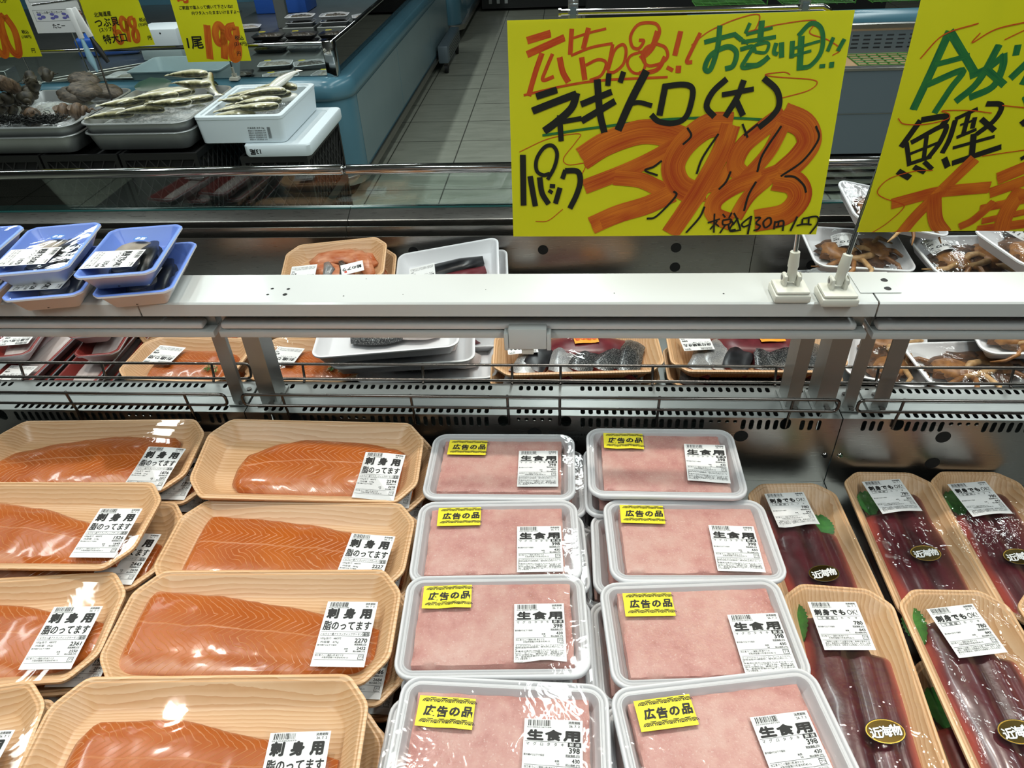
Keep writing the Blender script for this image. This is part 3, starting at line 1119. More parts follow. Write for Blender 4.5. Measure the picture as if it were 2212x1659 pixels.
def leaf_mesh(name, L=0.060, W=0.046, teeth=9):
    mb = MB()
    vs, fs = [(0, 0, 0)], []
    up, dn = [], []
    for i in range(teeth * 2 + 1):
        t = i / (teeth * 2)
        w = W / 2 * sin(pi * min(1, t * 0.93 + 0.04)) ** 0.7 * (1.0 if i % 2 else 0.84)
        x = L * t
        z = 0.004 * sin(pi * t)
        up.append((x, w, z + 0.004))
        dn.append((x, -w, z + 0.004))
    mid = [(L * i / (teeth * 2), 0, 0.004 * sin(pi * i / (teeth * 2))) for i in range(teeth * 2 + 1)]
    n = len(mid)
    top = mid + up + dn
    bot = [(x, y, z - 0.0004) for x, y, z in top]
    for i in range(n - 1):
        fs += [(i, i + 1, n + i + 1, n + i), (i + 1, i, 2 * n + i, 2 * n + i + 1)]
    m = len(top)
    fs += [tuple(m + k for k in reversed(f)) for f in fs]
    mb.add(top + bot, fs)
    return mb.mesh(name, 60)


# ---- tray kinds
HS, HP, HT = 0.0235, 0.0255, 0.0300
o_salmon = lambda i: octagon(0.165 - i, 0.0765 - i, 0.026 - i * 0.5, 0.033 - i * 0.5, 0.009)
P_WOOD = lambda H: [(0.026, 0.0), (0.024, 0.0003), (0.0075, H - 0.0048), (0.0005, H - 0.0050), (0.0, H - 0.0030), (0.0002, H - 0.0008), (0.0015, H), (0.0038, H - 0.0001), (0.0050, H - 0.0018), (0.0064, H - 0.0020), (0.0074, H - 0.0012), (0.0090, H - 0.0022), (0.0245, 0.0036), (0.028, 0.0020), (0.040, 0.0018)]
TRAY_S = tray_mesh('tray', o_salmon, P_WOOD(HS))
FILM_S = film_mesh('film', o_salmon, HS + 0.0004)
o_tuna = lambda i: roundrect(0.1085 - i, 0.0695 - i, max(0.022 - i, 0.004))
TRAY_P = tray_mesh('tray', o_tuna, [(0.016, 0.0), (0.0145, 0.0003), (0.0105, HP - 0.0075), (0.0012, HP - 0.0072), (0.0, HP - 0.0060), (0.0, HP - 0.0022), (0.0012, HP - 0.0004), (0.0034, HP), (0.0050, HP - 0.0010), (0.0056, HP - 0.0022), (0.0080, HP - 0.0024), (0.0090, HP - 0.0012), (0.0104, HP - 0.0012), (0.0116, HP - 0.0030), (0.0175, 0.0032), (0.0205, 0.0018)])
FILM_P = film_mesh('film', o_tuna, HP + 0.0004, 0.0004)
o_bon = lambda i: octagon(0.067 - i, 0.141 - i, 0.025 - i * 0.5, 0.023 - i * 0.5, 0.008)
TRAY_T = tray_mesh('tray', o_bon, P_WOOD(HT))
FILM_T = film_mesh('film', o_bon, HT + 0.0004, 0.0012)
GOLD = sticker_gold()
OFFER = [sticker_offer(), sticker_offer(lambda x, y: 0.0008 * sin(x * 160) * (1 if y < 0 else 0.4))]
TLAB = [label_tuna(11), label_tuna(11, lambda x, y: 0.0014 * max(0, -y / 0.03) ** 2 * sin(x * 110 + 1)), label_tuna(11, lambda x, y: 0.0010 * sin(y * 60) * sin(x * 70))]
LEAF = leaf_mesh('shiso_leaf', 0.052, 0.030)
for me, m in ((TRAY_S, 'wood_tray_long'), (TRAY_P, 'tray_milky'), (TRAY_T, 'wood_tray_deep'), (FILM_S, 'film_clear'), (FILM_P, 'film_tight'), (FILM_T, 'film_loose'), (LEAF, 'shiso_leaf')):
    me.materials.append(M[m])
LABM = ['paper_white', 'ink_black']

EYE = Vector((0, 0, 1.55))


def at_height(p, z):
    """slide a resting place along its line of sight measured in the photograph, to the height where the stack really carries it"""
    k = (z - EYE.z) / (p[2] - EYE.z)
    return Vector((p[0] * k, p[1] * k, z))


FIL = {
    'S1': fillet('salmon_fillet', [-.107, -.095, -.05, -.012, .07, .136], [-.042, -.052, -.056, -.058, -.058, -.056], [-.006, .016, .038, .046, .042, .030], [.012, .016, .019, .0195, .019, .017], 1, seed=1),
    'S2': fillet('salmon_fillet', [-.130, -.06, .02, .076, .122], [-.061, -.062, -.061, -.058, -.050], [.055, .051, .042, .031, .008], [.019, .0195, .019, .017, .011], -1, seed=2, blunt=(.006, .03)),
    'S3': fillet('salmon_fillet', [-.146, -.06, .02, .09, .143], [-.056, -.060, -.060, -.058, -.048], [.054, .046, .032, .018, .004], [.019, .0198, .019, .017, .012], -1, seed=3, blunt=(.008, .03)),
    'S4': fillet('salmon_fillet', [-.126, -.11, -.03, .06, .14], [-.055, -.060, -.061, -.060, -.050], [.020, .033, .034, .014, -.004], [.017, .0195, .0198, .019, .013], -1, seed=4, blunt=(.02, .03)),
    'U1': fillet('salmon_fillet', [-.158, -.12, -.06, .02, .122], [-.040, -.052, -.058, -.059, -.058], [-.008, .018, .036, .048, .044], [.010, .015, .018, .0195, .019], 1, seed=5, blunt=(.03, .006)),
    'U2': fillet('salmon_fillet', [-.150, -.082, .0, .059, .14], [-.060, -.061, -.062, -.062, -.058], [.053, .046, .034, .015, -.020], [.019, .0198, .019, .017, .011], -1, seed=6, blunt=(.008, .03)),
    'U3': fillet('salmon_fillet', [-.150, -.06, .03, .09, .154], [-.058, -.060, -.060, -.058, -.036], [.058, .054, .040, .026, .008], [.019, .0198, .019, .017, .012], -1, seed=7, blunt=(.008, .03)),
    'X': fillet('salmon_fillet', [-.140, -.05, .04, .14], [-.056, -.058, -.058, -.052], [.050, .046, .034, .012], [.018, .019, .018, .012], -1, seed=8),
}
for me in FIL.values():
    me.materials.append(M['salmon_flesh'])


def salmon_pack(key, loc, rot, lab, label, group='salmon fillet trays', warp=None):
    t = thing('salmon_pack', label, 'fish tray', loc, rot, group)
    place('tray', TRAY_S, (), t)
    place('salmon_fillet', FIL[key], (), t, (0, 0, 0.0021))
    place('film', FILM_S, (), t)
    price, taxed, gram, date, x, y, yaw = lab
    me = label_salmon(price, taxed, gram, date, int(price) % 97 + 3, warp)
    place('price_label', me, LABM, t, (x, y, HS + 0.0007), (0, 0, radians(yaw)))
    return t






SAL = [  # key, x, y, z(photo), yaw, tx, ty, count, label(price, taxed, gram, date, x, y, yaw), offsets of the packs below with their prices
    ('S1', -.386, .781, .822, 2.6, 7.0, 3.0, 3, ('2294', '2478', '478g', '26. 7. 2', .108, -.030, -4), [(.012, .004, '2155', '2327', '449g'), (.024, .004, '2208', '2384', '460g')], 'back right'),
    ('S2', -.3739, .6272, .8080, .8, 0, .6, 3, ('2227', '2406', '464g', '26. 7. 1', .110, -.026, -4), [(.014, .0, '2011', '2171', '419g'), (.020, .0, '2050', '2214', '427g')], ''),
    ('S3', -.3597, .4836, .8360, 2.7, .6, .6, 3, ('2270', '2452', '473g', '26. 7. 2', .1085, -.0137, -1), [(.014, -.006, '2486', '2684', '518g'), (.020, -.006, '2102', '2270', '438g')], ''),
    ('S4', -.3634, .3324, .8500, 4.3, 1.6, 2.0, 3, ('2198', '2373', '458g', '26. 7. 2', .1025, -.028, 1.5), [(.016, -.020, '2304', '2488', '480g'), (.024, -.020, '2064', '2229', '430g')], ''),
    ('U1', -.729, .776, .827, 3.3, 3.5, 1.1, 3, ('1876', '2027', '391g', '26. 7. 1', .114, -.031, -5), [(.024, .0, '1963', '2120', '409g'), (.046, .0, '2040', '2204', '425g')], ''),
    ('U2', -.7280, .6300, .8340, 1.7, 1.2, .4, 3, ('1526', '1649', '318g', '26. 7. 2', .116, -.017, 0), [(.026, -.008, '2443', '2638', '509g'), (.046, -.008, '2760', '2981', '575g')], ''),
    ('U3', -.7108, .4740, .8176, 7.3, .8, 1.6, 3, ('2361', '2550', '492g', '26. 7. 1', .112, -.018, -3), [(.022, .0, '1935', '2090', '403g'), (.010, -.004, '1882', '2033', '392g')], ''),
    ('U4', -.7064, .3011, .8300, 13.0, 0, 0, 3, ('2150', '2322', '448g', '26. 7. 1', .108, -.020, -8), [(.010, -.006, '2001', '2161', '417g'), (.004, -.010, '2099', '2267', '437g')], ''),
]
for key, x, y, z, yaw, tx, ty, n, lab, offs, _ in SAL:
    dz = 0.165 * abs(sin(radians(ty))) + 0.0765 * abs(sin(radians(tx)))
    # the rim height follows from the number of trays in the stack
    pitch = max((z - RISER - dz) / n, HS + 0.0015)
    zt = RISER + dz + pitch * n
    rot = (radians(tx), radians(ty), radians(yaw))
    p = at_height((x, y, z), zt)
    k = 'U2' if key == 'U4' else key
    salmon_pack(k, (p.x, p.y, zt - HS), rot, lab, 'salmon fillet in a wood-grain tray, top pack priced %s' % lab[0], warp=(lambda a, b: 0.0012 * sin(a * 50 + b * 40)) if key in ('U1', 'S1') else None)
    R = Euler(rot).to_matrix()
    for i, (ox, oy, pr, tax, gr) in enumerate(offs):
        d = R @ Vector((ox, oy, 0))
        q = Vector((p.x, p.y, zt - HS)) + d
        q.z = zt - HS - pitch * (i + 1) + d.z
        salmon_pack('X', q, rot, (pr, tax, gr, '26. 7. 1', .112, -.026, -3), 'salmon fillet in a wood-grain tray, %s under the pack priced %s' % (('middle one', 'bottom one')[i], lab[0]))

# ---- minced tuna
SLAB = [slab('tuna_block', *q, 0.0195, i) for i, q in enumerate(((-.089, .088, -.050, .058), (-.090, .087, -.052, .058), (-.090, .090, -.050, .059), (-.090, .088, -.054, .053), (-.086, .087, -.054, .060), (-.087, .091, -.052, .056), (-.087, .092, -.054, .056), (-.090, .087, -.052, .053)))]
for me in SLAB:
    me.materials.append(M['tuna_mince'])


def tuna_pack(i, loc, rot, lab, offer, label, lm=0):
    t = thing('minced_tuna_pack', label, 'fish tray', loc, rot, 'minced tuna trays')
    place('tray', TRAY_P, (), t)
    place('tuna_block', SLAB[i], (), t, (0, 0, 0.0022))
    place('film', FILM_P, (), t)
    place('price_label', TLAB[lm], LABM, t, (lab[0], lab[1], HP + (0.0007 if lm == 0 else 0.0020)), (0, 0, radians(lab[2])))
    place('offer_sticker', OFFER[1 if lm else 0], ['sticker_yellow', 'ink_black'], t, (offer[0], offer[1], HP + 0.0012), (0, 0, radians(offer[2])))
    return t


TUN = [
    (-.0964, .7739, .8191, .5, -.1, -.3, (.0546, -.0078, .7), (-.053, .0359, -1), [(.016, -.008, 1), (.019, -.010, .5)], 'backmost beside the salmon', 0),
    (-.0909, .6294, .8232, 3.1, -.1, .4, (.0558, -.0173, .2), (-.0514, .039, .6), [(.010, .0, 1), (.014, .002, 1)], 'second from back beside the salmon', 0),
    (-.0827, .4977, .8311, 3.1, -.8, 0, (.0527, -.0141, .2), (-.0567, .0363, 1.2), [(.006, -.010, -1), (.012, -.004, 0)], 'third from back beside the salmon', 1),
    (-.0638, .3525, .8428, .2, -.2, 1.2, (.0515, -.011, -.7), (-.0576, .029, -1), [(-.016, -.004, 0), (-.010, 0, 0)], 'foremost beside the salmon, film with a bright streak', 2),
    (.1371, .7728, .8335, .6, 1.4, .3, (.0598, -.0049, -3.5), (-.054, .0396, -.5), [(-.004, -.008, 0), (-.013, -.012, -1)], 'backmost beside the bonito, film pressed on the meat', 2),
    (.1599, .6410, .8206, 2.7, -.6, 1.0, (.0539, -.0174, -2.5), (-.0575, .0404, -2), [(-.018, -.004, -2), (-.034, -.004, -2)], 'second from back beside the bonito', 0),
    (.1528, .5037, .8237, 4.8, 0, .5, (.064, -.0205, .5), (-.0532, .0345, -1.2), [(-.014, -.010, -2), (-.020, -.006, -2)], 'third from back beside the bonito', 0),
    (.1622, .3642, .8450, 9.4, -.8, 0, (.0535, -.0165, .4), (-.0566, .0353, .8), [(-.012, -.012, -7), (-.016, -.012, -8)], 'foremost beside the bonito, turned askew', 0),
]
for i, (x, y, z, yaw, tx, ty, lab, off, offs, where, lm) in enumerate(TUN):
    n = len(offs) + 1
    dz = 0.1085 * abs(sin(radians(ty))) + 0.0695 * abs(sin(radians(tx)))
    pitch = max((z - RISER - dz) / n, HP + 0.0012)
    zt = RISER + dz + pitch * n
    p = at_height((x, y, z), zt)
    rot = (radians(tx), radians(ty), radians(yaw))
    tuna_pack(i, (p.x, p.y, zt - HP), rot, lab, off, 'white tray of minced tuna on top, ' + where, lm)
    for k, (ox, oy, dyaw) in enumerate(offs):
        tuna_pack((i + k + 1) % 8, (p.x + ox, p.y + oy, zt - HP - pitch * (k + 1)), (rot[0], rot[1], rot[2] + radians(dyaw)), (.054, -.015, 0), (-.055, .036, 0), 'minced tuna tray, %s below the one %s' % (('first', 'second', 'third')[k], where.split(',')[0]))


# ---- bonito
def bonito_loin(name, side, seed, y_main, y_red):
    """dark loin lying along y, red flap on one side, cut ends slanting"""
    mb = MB()
    nu, nv = 40, 24
    rings, uvs = [], []
    for i in range(nu + 1):
        t = i / nu
        ring = []
        for j in range(nv + 1):
            s = -1 + 2 * j / nv
            xs = s * 0.052
            k = (s * side + 1) / 2
            top = y_main + (y_red - y_main) * max(0, min(1, (k - 0.62) / 0.14))
            top += 0.003 * noise.noise(Vector((s * 6, seed, 0.3)))
            y = -0.121 + (top + 0.121) * t
            e = min(1, t / 0.05, (1 - t) / 0.03)
            h = (0.0205 * max(0.0, 1 - abs(s) ** 3.2) ** 0.5 - 0.0045 * exp(-(s / 0.16) ** 2) - 0.003 * exp(-((s * side - 0.5) / 0.07) ** 2)) * (0.75 + 0.25 * e)
            n = noise.noise(Vector((xs * 60, y * 30, seed)))
            hh = max(0.0006, h + 0.0009 * n)
            ring.append((xs * (1 + 0.03 * sin(y * 40 + seed)), y, hh))
            uvs.append((y, xs * side * 0.72 + 0.0015))
        for j in range(nv - 1, 0, -1):
            s = -1 + 2 * j / nv
            xs = s * 0.050
            k = (s * side + 1) / 2
            top = y_main + (y_red - y_main) * max(0, min(1, (k - 0.62) / 0.14))
            ring.append((xs, -0.121 + (top + 0.121) * t, 0.0))
            uvs.append((t, xs))
        rings.append(ring)
    mb.loft(rings, 0, True, True, True, uvs)
    me = mb.mesh(name, 70)
    me.materials.append(M['bonito_flesh'])
    return me


LOIN = {'R': bonito_loin('bonito_loin', 1, 1, .100, .052), 'L': bonito_loin('bonito_loin', -1, 2, .106, .064)}
BLAB = [label_bonito(23, lambda x, y: 0.0020 * max(0, -y / 0.03) ** 2 * (0.6 + sin(x * 90))), label_bonito(23, lambda x, y: 0.0015 * max(0, -y / 0.03) ** 2 * (1 + cos(x * 80))), label_bonito(23)]


def bonito_pack(loc, rot, side, lab, gold, label, lm, leafp):
    t = thing('bonito_pack', label, 'fish tray', loc, rot, 'bonito trays')
    place('tray', TRAY_T, (), t)
    place('bonito_loin', LOIN[side], (), t, (0, 0, 0.0022))
    place('shiso_leaf', LEAF, (), t, leafp[:3], (radians(leafp[4]), radians(leafp[5]), radians(leafp[3])))
    place('film', FILM_T, (), t)
    place('price_label', BLAB[lm], LABM, t, (lab[0], lab[1], HT + 0.0010), (0, 0, radians(lab[2])))
    place('gold_sticker', GOLD, ['gold_foil', 'ink_black', 'sticker_dark_gold', 'paper_white'], t, (gold[0], gold[1], HT + 0.0006), (0, 0, radians(gold[2])))
    return t


simple('sticker_dark_gold', '4a3c18', 0.22, 0.9)
Z1 = DECK + HT + 0.0005
Z2 = DECK + HT * 2 + 0.0030
BON = [
    (.3326, .6616, .7703, 2.4, Z1, 'R', (-.010, .085, 3), (.001, -.033, 8), 'bonito loin in a wood-grain tray touching the minced tuna, back row', 0, (.036, .092, .0080, -92, 0, 0)),
    (.4730, .6883, .7711, .2, Z1, 'L', (-.006, .087, 7.4), (.003, -.022, 6), 'bonito loin in a wood-grain tray, middle of the back row', 1, (-.034, .116, .0080, -90, 12, 0)),
    (.5982, .6930, .7703, .4, Z1, 'L', (-.010, .081, 7.5), (-.005, -.028, 6), 'bonito loin in a wood-grain tray, back row under the right hinge of the shelf', 1, (-.034, .116, .0080, -90, 12, 0)),
    (.3201, .4522, .8020, -3.6, Z2, 'R', (-.0053, .0807, 5.8), (.012, -.050, 8), 'bonito loin in a wood-grain tray in front, leaf at its side, touching the minced tuna', 2, (-.0470, .118, .0125, -90, 42, 0)),
    (.4623, .4516, .8016, 1.0, Z2, 'R', (-.0016, .0806, 8.8), (-.002, -.044, 6), 'bonito loin in a wood-grain tray in front, leaf tip rising at its corner', 2, (-.0470, .124, .0125, -90, 42, 0)),
    (.6020, .4560, .8020, 3.0, Z2, 'L', (-.008, .081, 6), (0, -.03, 5), 'bonito loin in a wood-grain tray at the right end of the front row', 1, (-.034, .116, .0080, -90, 12, 0)),
]
for x, y, z, yaw, zt, side, lab, gold, label, lm, lf in BON:
    p = at_height((x, y, z), zt)
    bonito_pack((p.x, p.y, zt - HT), (0, 0, radians(yaw)), side, lab, gold, label, lm, lf)
for x, y in ((.326, .389), (.473, .393), (.617, .397)):
    bonito_pack((x, y, DECK + 0.0004), (0, 0, 0), 'L', (-.006, .085, 5), (.0, -.03, 5), 'lower bonito tray under the front one at x', 1, (-.034, .116, .0080, -90, 12, 0))
names = iter(('bonito tray under the front one touching the minced tuna', 'bonito tray under the front one with the rising leaf tip', 'bonito tray under the front one at the right end'))
for o in COL.objects:
    if o.get('label', '').startswith('lower bonito'):
        o['label'] = next(names)
# ------------------------------------------------------------------ far half of the showcase
H4 = 0.0310
o_far = lambda i: octagon(0.1175 - i, 0.075 - i, 0.028 - i * 0.5, 0.028 - i * 0.5, 0.008)
o_tat = lambda i: octagon(0.160 - i, 0.0775 - i, 0.028 - i * 0.5, 0.030 - i * 0.5, 0.008)
o_wht = lambda i: roundrect(0.1375 - i, 0.080 - i, max(0.024 - i, 0.004))
o_whs = lambda i: roundrect(0.1175 - i, 0.075 - i, max(0.020 - i, 0.004))
o_red = lambda i: octagon(0.043 - i, 0.125 - i, 0.012 - i * 0.4, 0.012 - i * 0.4, 0.004)
o_blu = lambda i: octagon(0.0540 - i, 0.078 - i, 0.010 - i * 0.4, 0.010 - i * 0.4, 0.003)
o_crb = lambda i: roundrect(0.105 - i, 0.070 - i, max(0.026 - i, 0.004))
P_FOAM = lambda H: [(0.020, 0.0), (0.018, 0.0004), (0.004, H - 0.0045), (0.0, H - 0.0035), (0.0, H - 0.0008), (0.0012, H), (0.0048, H), (0.0062, H - 0.0012), (0.0200, 0.0042), (0.024, 0.0030)]


def kit(outline, H, tray_mats, split=None, sag=0.0008, dome=None, film='film_clear', prof=P_FOAM):
    t = tray_mesh('tray', outline, prof(H), split)
    for m in tray_mats:
        t.materials.append(M[m])
    f = film_mesh('film', outline, H + 0.0004, sag, 0.003, dome)
    f.materials.append(M[film])
    return t, f, H


K_FAR = kit(o_far, H4, ['wood_tray_long'], prof=P_WOOD)
K_TAT = kit(o_tat, H4, ['wood_tray_deep'], prof=P_WOOD)
K_WHT = kit(o_wht, 0.028, ['tray_foam_white'])
K_WHS = kit(o_whs, 0.028, ['tray_foam_white'])
K_RED = kit(o_red, 0.027, ['red_lacquer', 'tray_foam_white'], 4)
K_BLU = kit(o_blu, 0.0285, ['plastic_blue', 'tray_foam_white'], 4, film='film_clear')
K_CRB = kit(o_crb, 0.026, ['tray_foam_white'], None, 0.0, lambda x, y: 0.011 * max(0, 1 - (x / 0.1) ** 2) + 0.004 * noise.noise(Vector((x * 40, y * 40, 1))), 'film_loose')


def pack(k, name, label, cat, group, loc, yaw, tilt=(0, 0)):
    """empty tray with film; loc is the middle of the rim"""
    t, f, H = k
    R = Euler((radians(tilt[0]), radians(tilt[1]), radians(yaw)))
    d = R.to_matrix() @ Vector((0, 0, H))
    r = thing(name, label, cat, Vector(loc) - d, R, group)
    place('tray', t, (), r)
    place('film', f, (), r)
    return r


def lab_on(r, me, H, x, y, yaw, tilt=(0, 0), mats=None, name=None):
    return place(name or 'price_label', me, mats or LABM, r, (x, y, H + 0.0009), (radians(tilt[0]), radians(tilt[1]), radians(yaw)))


LB_SAL = [label_plain('お造り用', 'サーモントラウト', p, t, 0.058, 0.060, s) for p, t, s in (('698', '754', 31), ('672', '726', 33))]
LB_TAT = [label_plain('皮付塩焼きた', 'カツオ', p, t, 0.058, 0.056, s) for p, t, s in (('586', '633', 35), ('627', '677', 36), ('609', '658', 37), ('580', '627', 38), ('570', '616', 39))]
LB_SQD = label_plain('お造り用いか', '剣先イカ', '698', '754', 0.058, 0.050, 41)
LB_ABA = [label_plain('刺身でもOK!', 'アワビ', p, t, 0.052, 0.072, s) for p, t, s in (('1324', '1430', 43), ('1070', '1156', 44), ('1128', '1218', 45))]
LB_CRB = label_plain('西切り。', '', '560', '605', 0.058, 0.046, 47, lambda x, y: -0.5 * x * x / 0.03)
ORANGE = MB()
sheet(ORANGE, 0.047, 0.027, lambda x, y: 0.001 * sin(x * 120))
for i, ch in enumerate('広告の品'):
    text(ORANGE, ch, -0.0215 + i * 0.0108, -0.0045, 0.0112, 1, 0.035, z=0.0013)
ORANGE = ORANGE.mesh('offer_sticker')


# ---- salmon blocks with upside-down labels
def far_fillet(seed):
    me = fillet('salmon_fillet', [-.080, -.03, .03, .075], [-.050, -.052, -.052, -.048], [.040, .046, .046, .040], [.020, .023, .023, .020], 1, 30, 16, (.006, .01), seed)
    me.materials.append(M['salmon_flesh'])
    return me


FF = [far_fillet(21), far_fillet(22)]
GARN = MB()
rr = random.Random(5)
for _ in range(26):
    x, y = rr.uniform(-.014, .014), rr.uniform(-.010, .010)
    GARN.add([(x, y, rr.uniform(0, .003)), (x + .006, y + rr.uniform(-.004, .004), .004), (x + .002, y + .006, .005)], [(0, 1, 2)], rr.randrange(2))
GARN = GARN.mesh('garnish_sachet')


def salmon_block(loc, yaw, i, label, tilt=(0, 0)):
    r = pack(K_FAR, 'salmon_block_pack', label, 'fish tray', 'salmon blocks on the far side', loc, yaw, tilt)
    place('salmon_fillet', FF[i], (), r, (.012, 0, .0022))
    place('garnish_sachet', GARN, ['shiso_leaf', 'crab_pale'], r, (.060, -.030, .0245))
    lab_on(r, LB_SAL[i], H4, -.050, .006, 174)
    return r


salmon_block((-.743, 1.118, .7665), -3, 0, 'salmon block in wood-grain tray left of the left uprights, upper of two')
salmon_block((-.740, 1.108, .7342), -3, 1, 'salmon block in wood-grain tray left of the left uprights, lower of two')
salmon_block((-.800, 1.290, .7342), -1, 1, 'salmon block in wood-grain tray behind the two left of the uprights')
salmon_block((-.520, 1.164, .7342), -2, 1, 'salmon block in wood-grain tray between left uprights and white trays')
salmon_block((-.545, 1.318, .7342), 1, 0, 'salmon block in wood-grain tray behind, near the salmon trimmings')


# ---- salmon trimmings leaning on the far wall
def lump(name, pts, rad, seed, mat, flat=0.5):
    """soft irregular strip of flesh along a path"""
    mb = MB()
    rings, n = [], 10
    for i, (x, y, z) in enumerate(pts):
        k = rad * (0.55 if i in (0, len(pts) - 1) else 1.0)
        d = Vector(pts[min(i + 1, len(pts) - 1)]) - Vector(pts[max(i - 1, 0)])
        s = Vector((-d.y, d.x, 0)).normalized() if d.length > 0 else Vector((0, 1, 0))
        ring = []
        for j in range(n):
            a = 2 * pi * j / n
            q = k * (1 + 0.25 * noise.noise(Vector((i * 1.3, j * 0.9, seed))))
            ring.append(Vector((x, y, z)) + s * q * cos(a) + Vector((0, 0, 1)) * q * flat * sin(a))
            ring[-1].z = max(ring[-1].z, 0.0006 + 0.0004 * abs(cos(a)))
        rings.append(ring)
    mb.loft(rings, 0, True, True)
    me = mb.mesh(name, 180)
    me.materials.append(M[mat])
    return me


TRIM = [lump('trimming', [(-.062, .022, .009), (-.04, .034, .011), (-.01, .040, .012), (.025, .034, .013), (.05, .020, .013), (.072, .018, .011), (.085, .0, .008)], .023, 1, 'salmon_trim', .4),
        lump('trimming', [(.030, .046, .012), (.045, .030, .015), (.064, .008, .014), (.082, -.030, .010)], .021, 2, 'salmon_trim', .4),
        lump('trimming', [(-.070, -.004, .008), (-.05, .004, .011), (-.02, .000, .012), (.01, -.014, .012), (.04, -.03, .010)], .021, 3, 'salmon_trim', .42),
        lump('skin_strip', [(-.02, .012, .020), (-.012, -.012, .021), (-.02, -.04, .014)], .013, 4, 'skin_silver'),
        lump('skin_strip', [(.012, .012, .020), (.022, -.012, .019), (.018, -.04, .014)], .011, 5, 'skin_dark')]
R1 = MB()
sheet(R1, .050, .034)
text(R1, '鮭のアラ', -.021, -.004, .011, 1, .05, z=ZT)
text(R1, '旨', .012, .006, .007, 2, .05, z=ZT)
R1 = R1.mesh('fish_sticker')


def trim_pack(loc, yaw, tilt, label):
    r = pack(K_FAR, 'salmon_trimmings_pack', label, 'fish tray', 'salmon trimmings on the far side', loc, yaw, tilt)
    for m in TRIM:
        place(m.name.split('.')[0], m, (), r, (0, 0, .002))
    lab_on(r, LB_SAL[1], H4, -.066, -.030, 180)
    lab_on(r, R1, H4, .045, -.024, 192, (0, 0), ['paper_white', 'ink_black', 'sticker_red_ink'], 'fish_sticker')
    return r


trim_pack((-.522, 1.423, .8130), 4, (15, -4), 'salmon trimmings in wood-grain tray leaning on the far steel wall')
trim_pack((-.506, 1.432, .7800), 4, (15, -4), 'second salmon trimmings tray, just showing under the leaning one')

# ---- white trays with grey-skinned fish, stacked askew
FISHP = [lump('fish_piece', [(-.075, .0, .010), (-.04, .004, .012), (0, .0, .012), (.03, -.004, .011)], .034, 11, 'skin_dark', .36),
         lump('fish_piece', [(.0, .006, .010), (.04, .008, .013), (.075, .004, .013), (.100, .0, .010)], .032, 12, 'white_flesh', .36)]


def white_fish(loc, yaw, tilt, label):
    r = pack(K_WHT, 'white_fish_pack', label, 'fish tray', 'white trays with grey-skinned fish', loc, yaw, tilt)
    for m in FISHP:
        place('fish_piece', m, (), r, (0, 0, .003))
    return r


white_fish((-.345, 1.160, .8080), 6.5, (0, -1.5), 'white tray of grey-skinned fish, topmost of the slanting pile')
white_fish((-.318, 1.166, .7755), 6, (0, 0), 'white tray of grey-skinned fish, second of the slanting pile')
white_fish((-.276, 1.175, .7335), 4, (0, 0), 'white tray of grey-skinned fish, lowest of the slanting pile')

# ---- bonito loin in white trays leaning on the wall
BL = lump('bonito_loin', [(-.075, -.012, .010), (-.03, .002, .012), (.03, .014, .012), (.080, .020, .010)], .024, 15, 'skin_black', .55)
BL2 = lump('bonito_loin', [(-.07, -.040, .010), (0, -.028, .011), (.085, -.012, .009)], .021, 16, 'flesh_maroon', .55)


def loin_white(loc, yaw, tilt, label):
    r = pack(K_WHS, 'bonito_loin_pack', label, 'fish tray', 'black-skinned bonito loins in white trays', loc, yaw, tilt)
    place('bonito_loin', BL, (), r, (0, 0, .003))
    place('bonito_loin', BL2, (), r, (0, 0, .003), None)
    lab_on(r, LB_TAT[3], .028, -.055, -.010, 186)
    return r


loin_white((-.268, 1.421, .8020), 3, (13, -9), 'black-skinned bonito loin in a white tray leaning on the far wall')
loin_white((-.250, 1.430, .7690), 3, (13, -9), 'second bonito loin tray, its white corner showing behind the leaning one')
loin_white((-.215, 1.285, .7318), 5, (0, 0), 'bonito loin in a white tray, low in front of the leaning one')


# ---- skin-on bonito slices in wood trays
def bslice(name, seed, skin):
    mb = MB()
    L, Wd, T = .104, .048, .0195
    nu, nv = 14, 8
    top = []
    for i in range(nu + 1):
        for j in range(nv + 1):
            u, v = i / nu, j / nv
            y = L * (u - .5) * (1 - .12 * abs(v - .5))
            x = Wd * (v - .5) * (1 - .35 * max(0, u - .55)) + .010 * sin(u * 2.6 + seed)
            z = T * (0.62 + .38 * sin(pi * u) ** .6) * (1 - .25 * (2 * v - 1) ** 4) + .0008 * noise.noise(Vector((x * 80, y * 80, seed)))
            top.append((x, y, z))
    fs = [(i * (nv + 1) + j, (i + 1) * (nv + 1) + j, (i + 1) * (nv + 1) + j + 1, i * (nv + 1) + j + 1) for i in range(nu) for j in range(nv)]
    mb.add(top, [tuple(reversed(f)) for f in fs], 0)
    bd = [j for j in range(nv + 1)] + [(i + 1) * (nv + 1) - 1 for i in range(1, nu + 1)] + [nu * (nv + 1) + j for j in range(nv - 1, -1, -1)] + [i * (nv + 1) for i in range(nu - 1, 0, -1)]
    a = [top[b] for b in bd]
    m = len(a)
    mb.add(a + [(x * .94, y * .96, 0) for x, y, z in a], [(k, (k + 1) % m, m + (k + 1) % m, m + k) for k in range(m)] + [tuple(range(2 * m - 1, m - 1, -1))], 1)
    me = mb.mesh(name, 60)
    me.materials.append(M[skin])
    me.materials.append(M['flesh_maroon'])
    return me


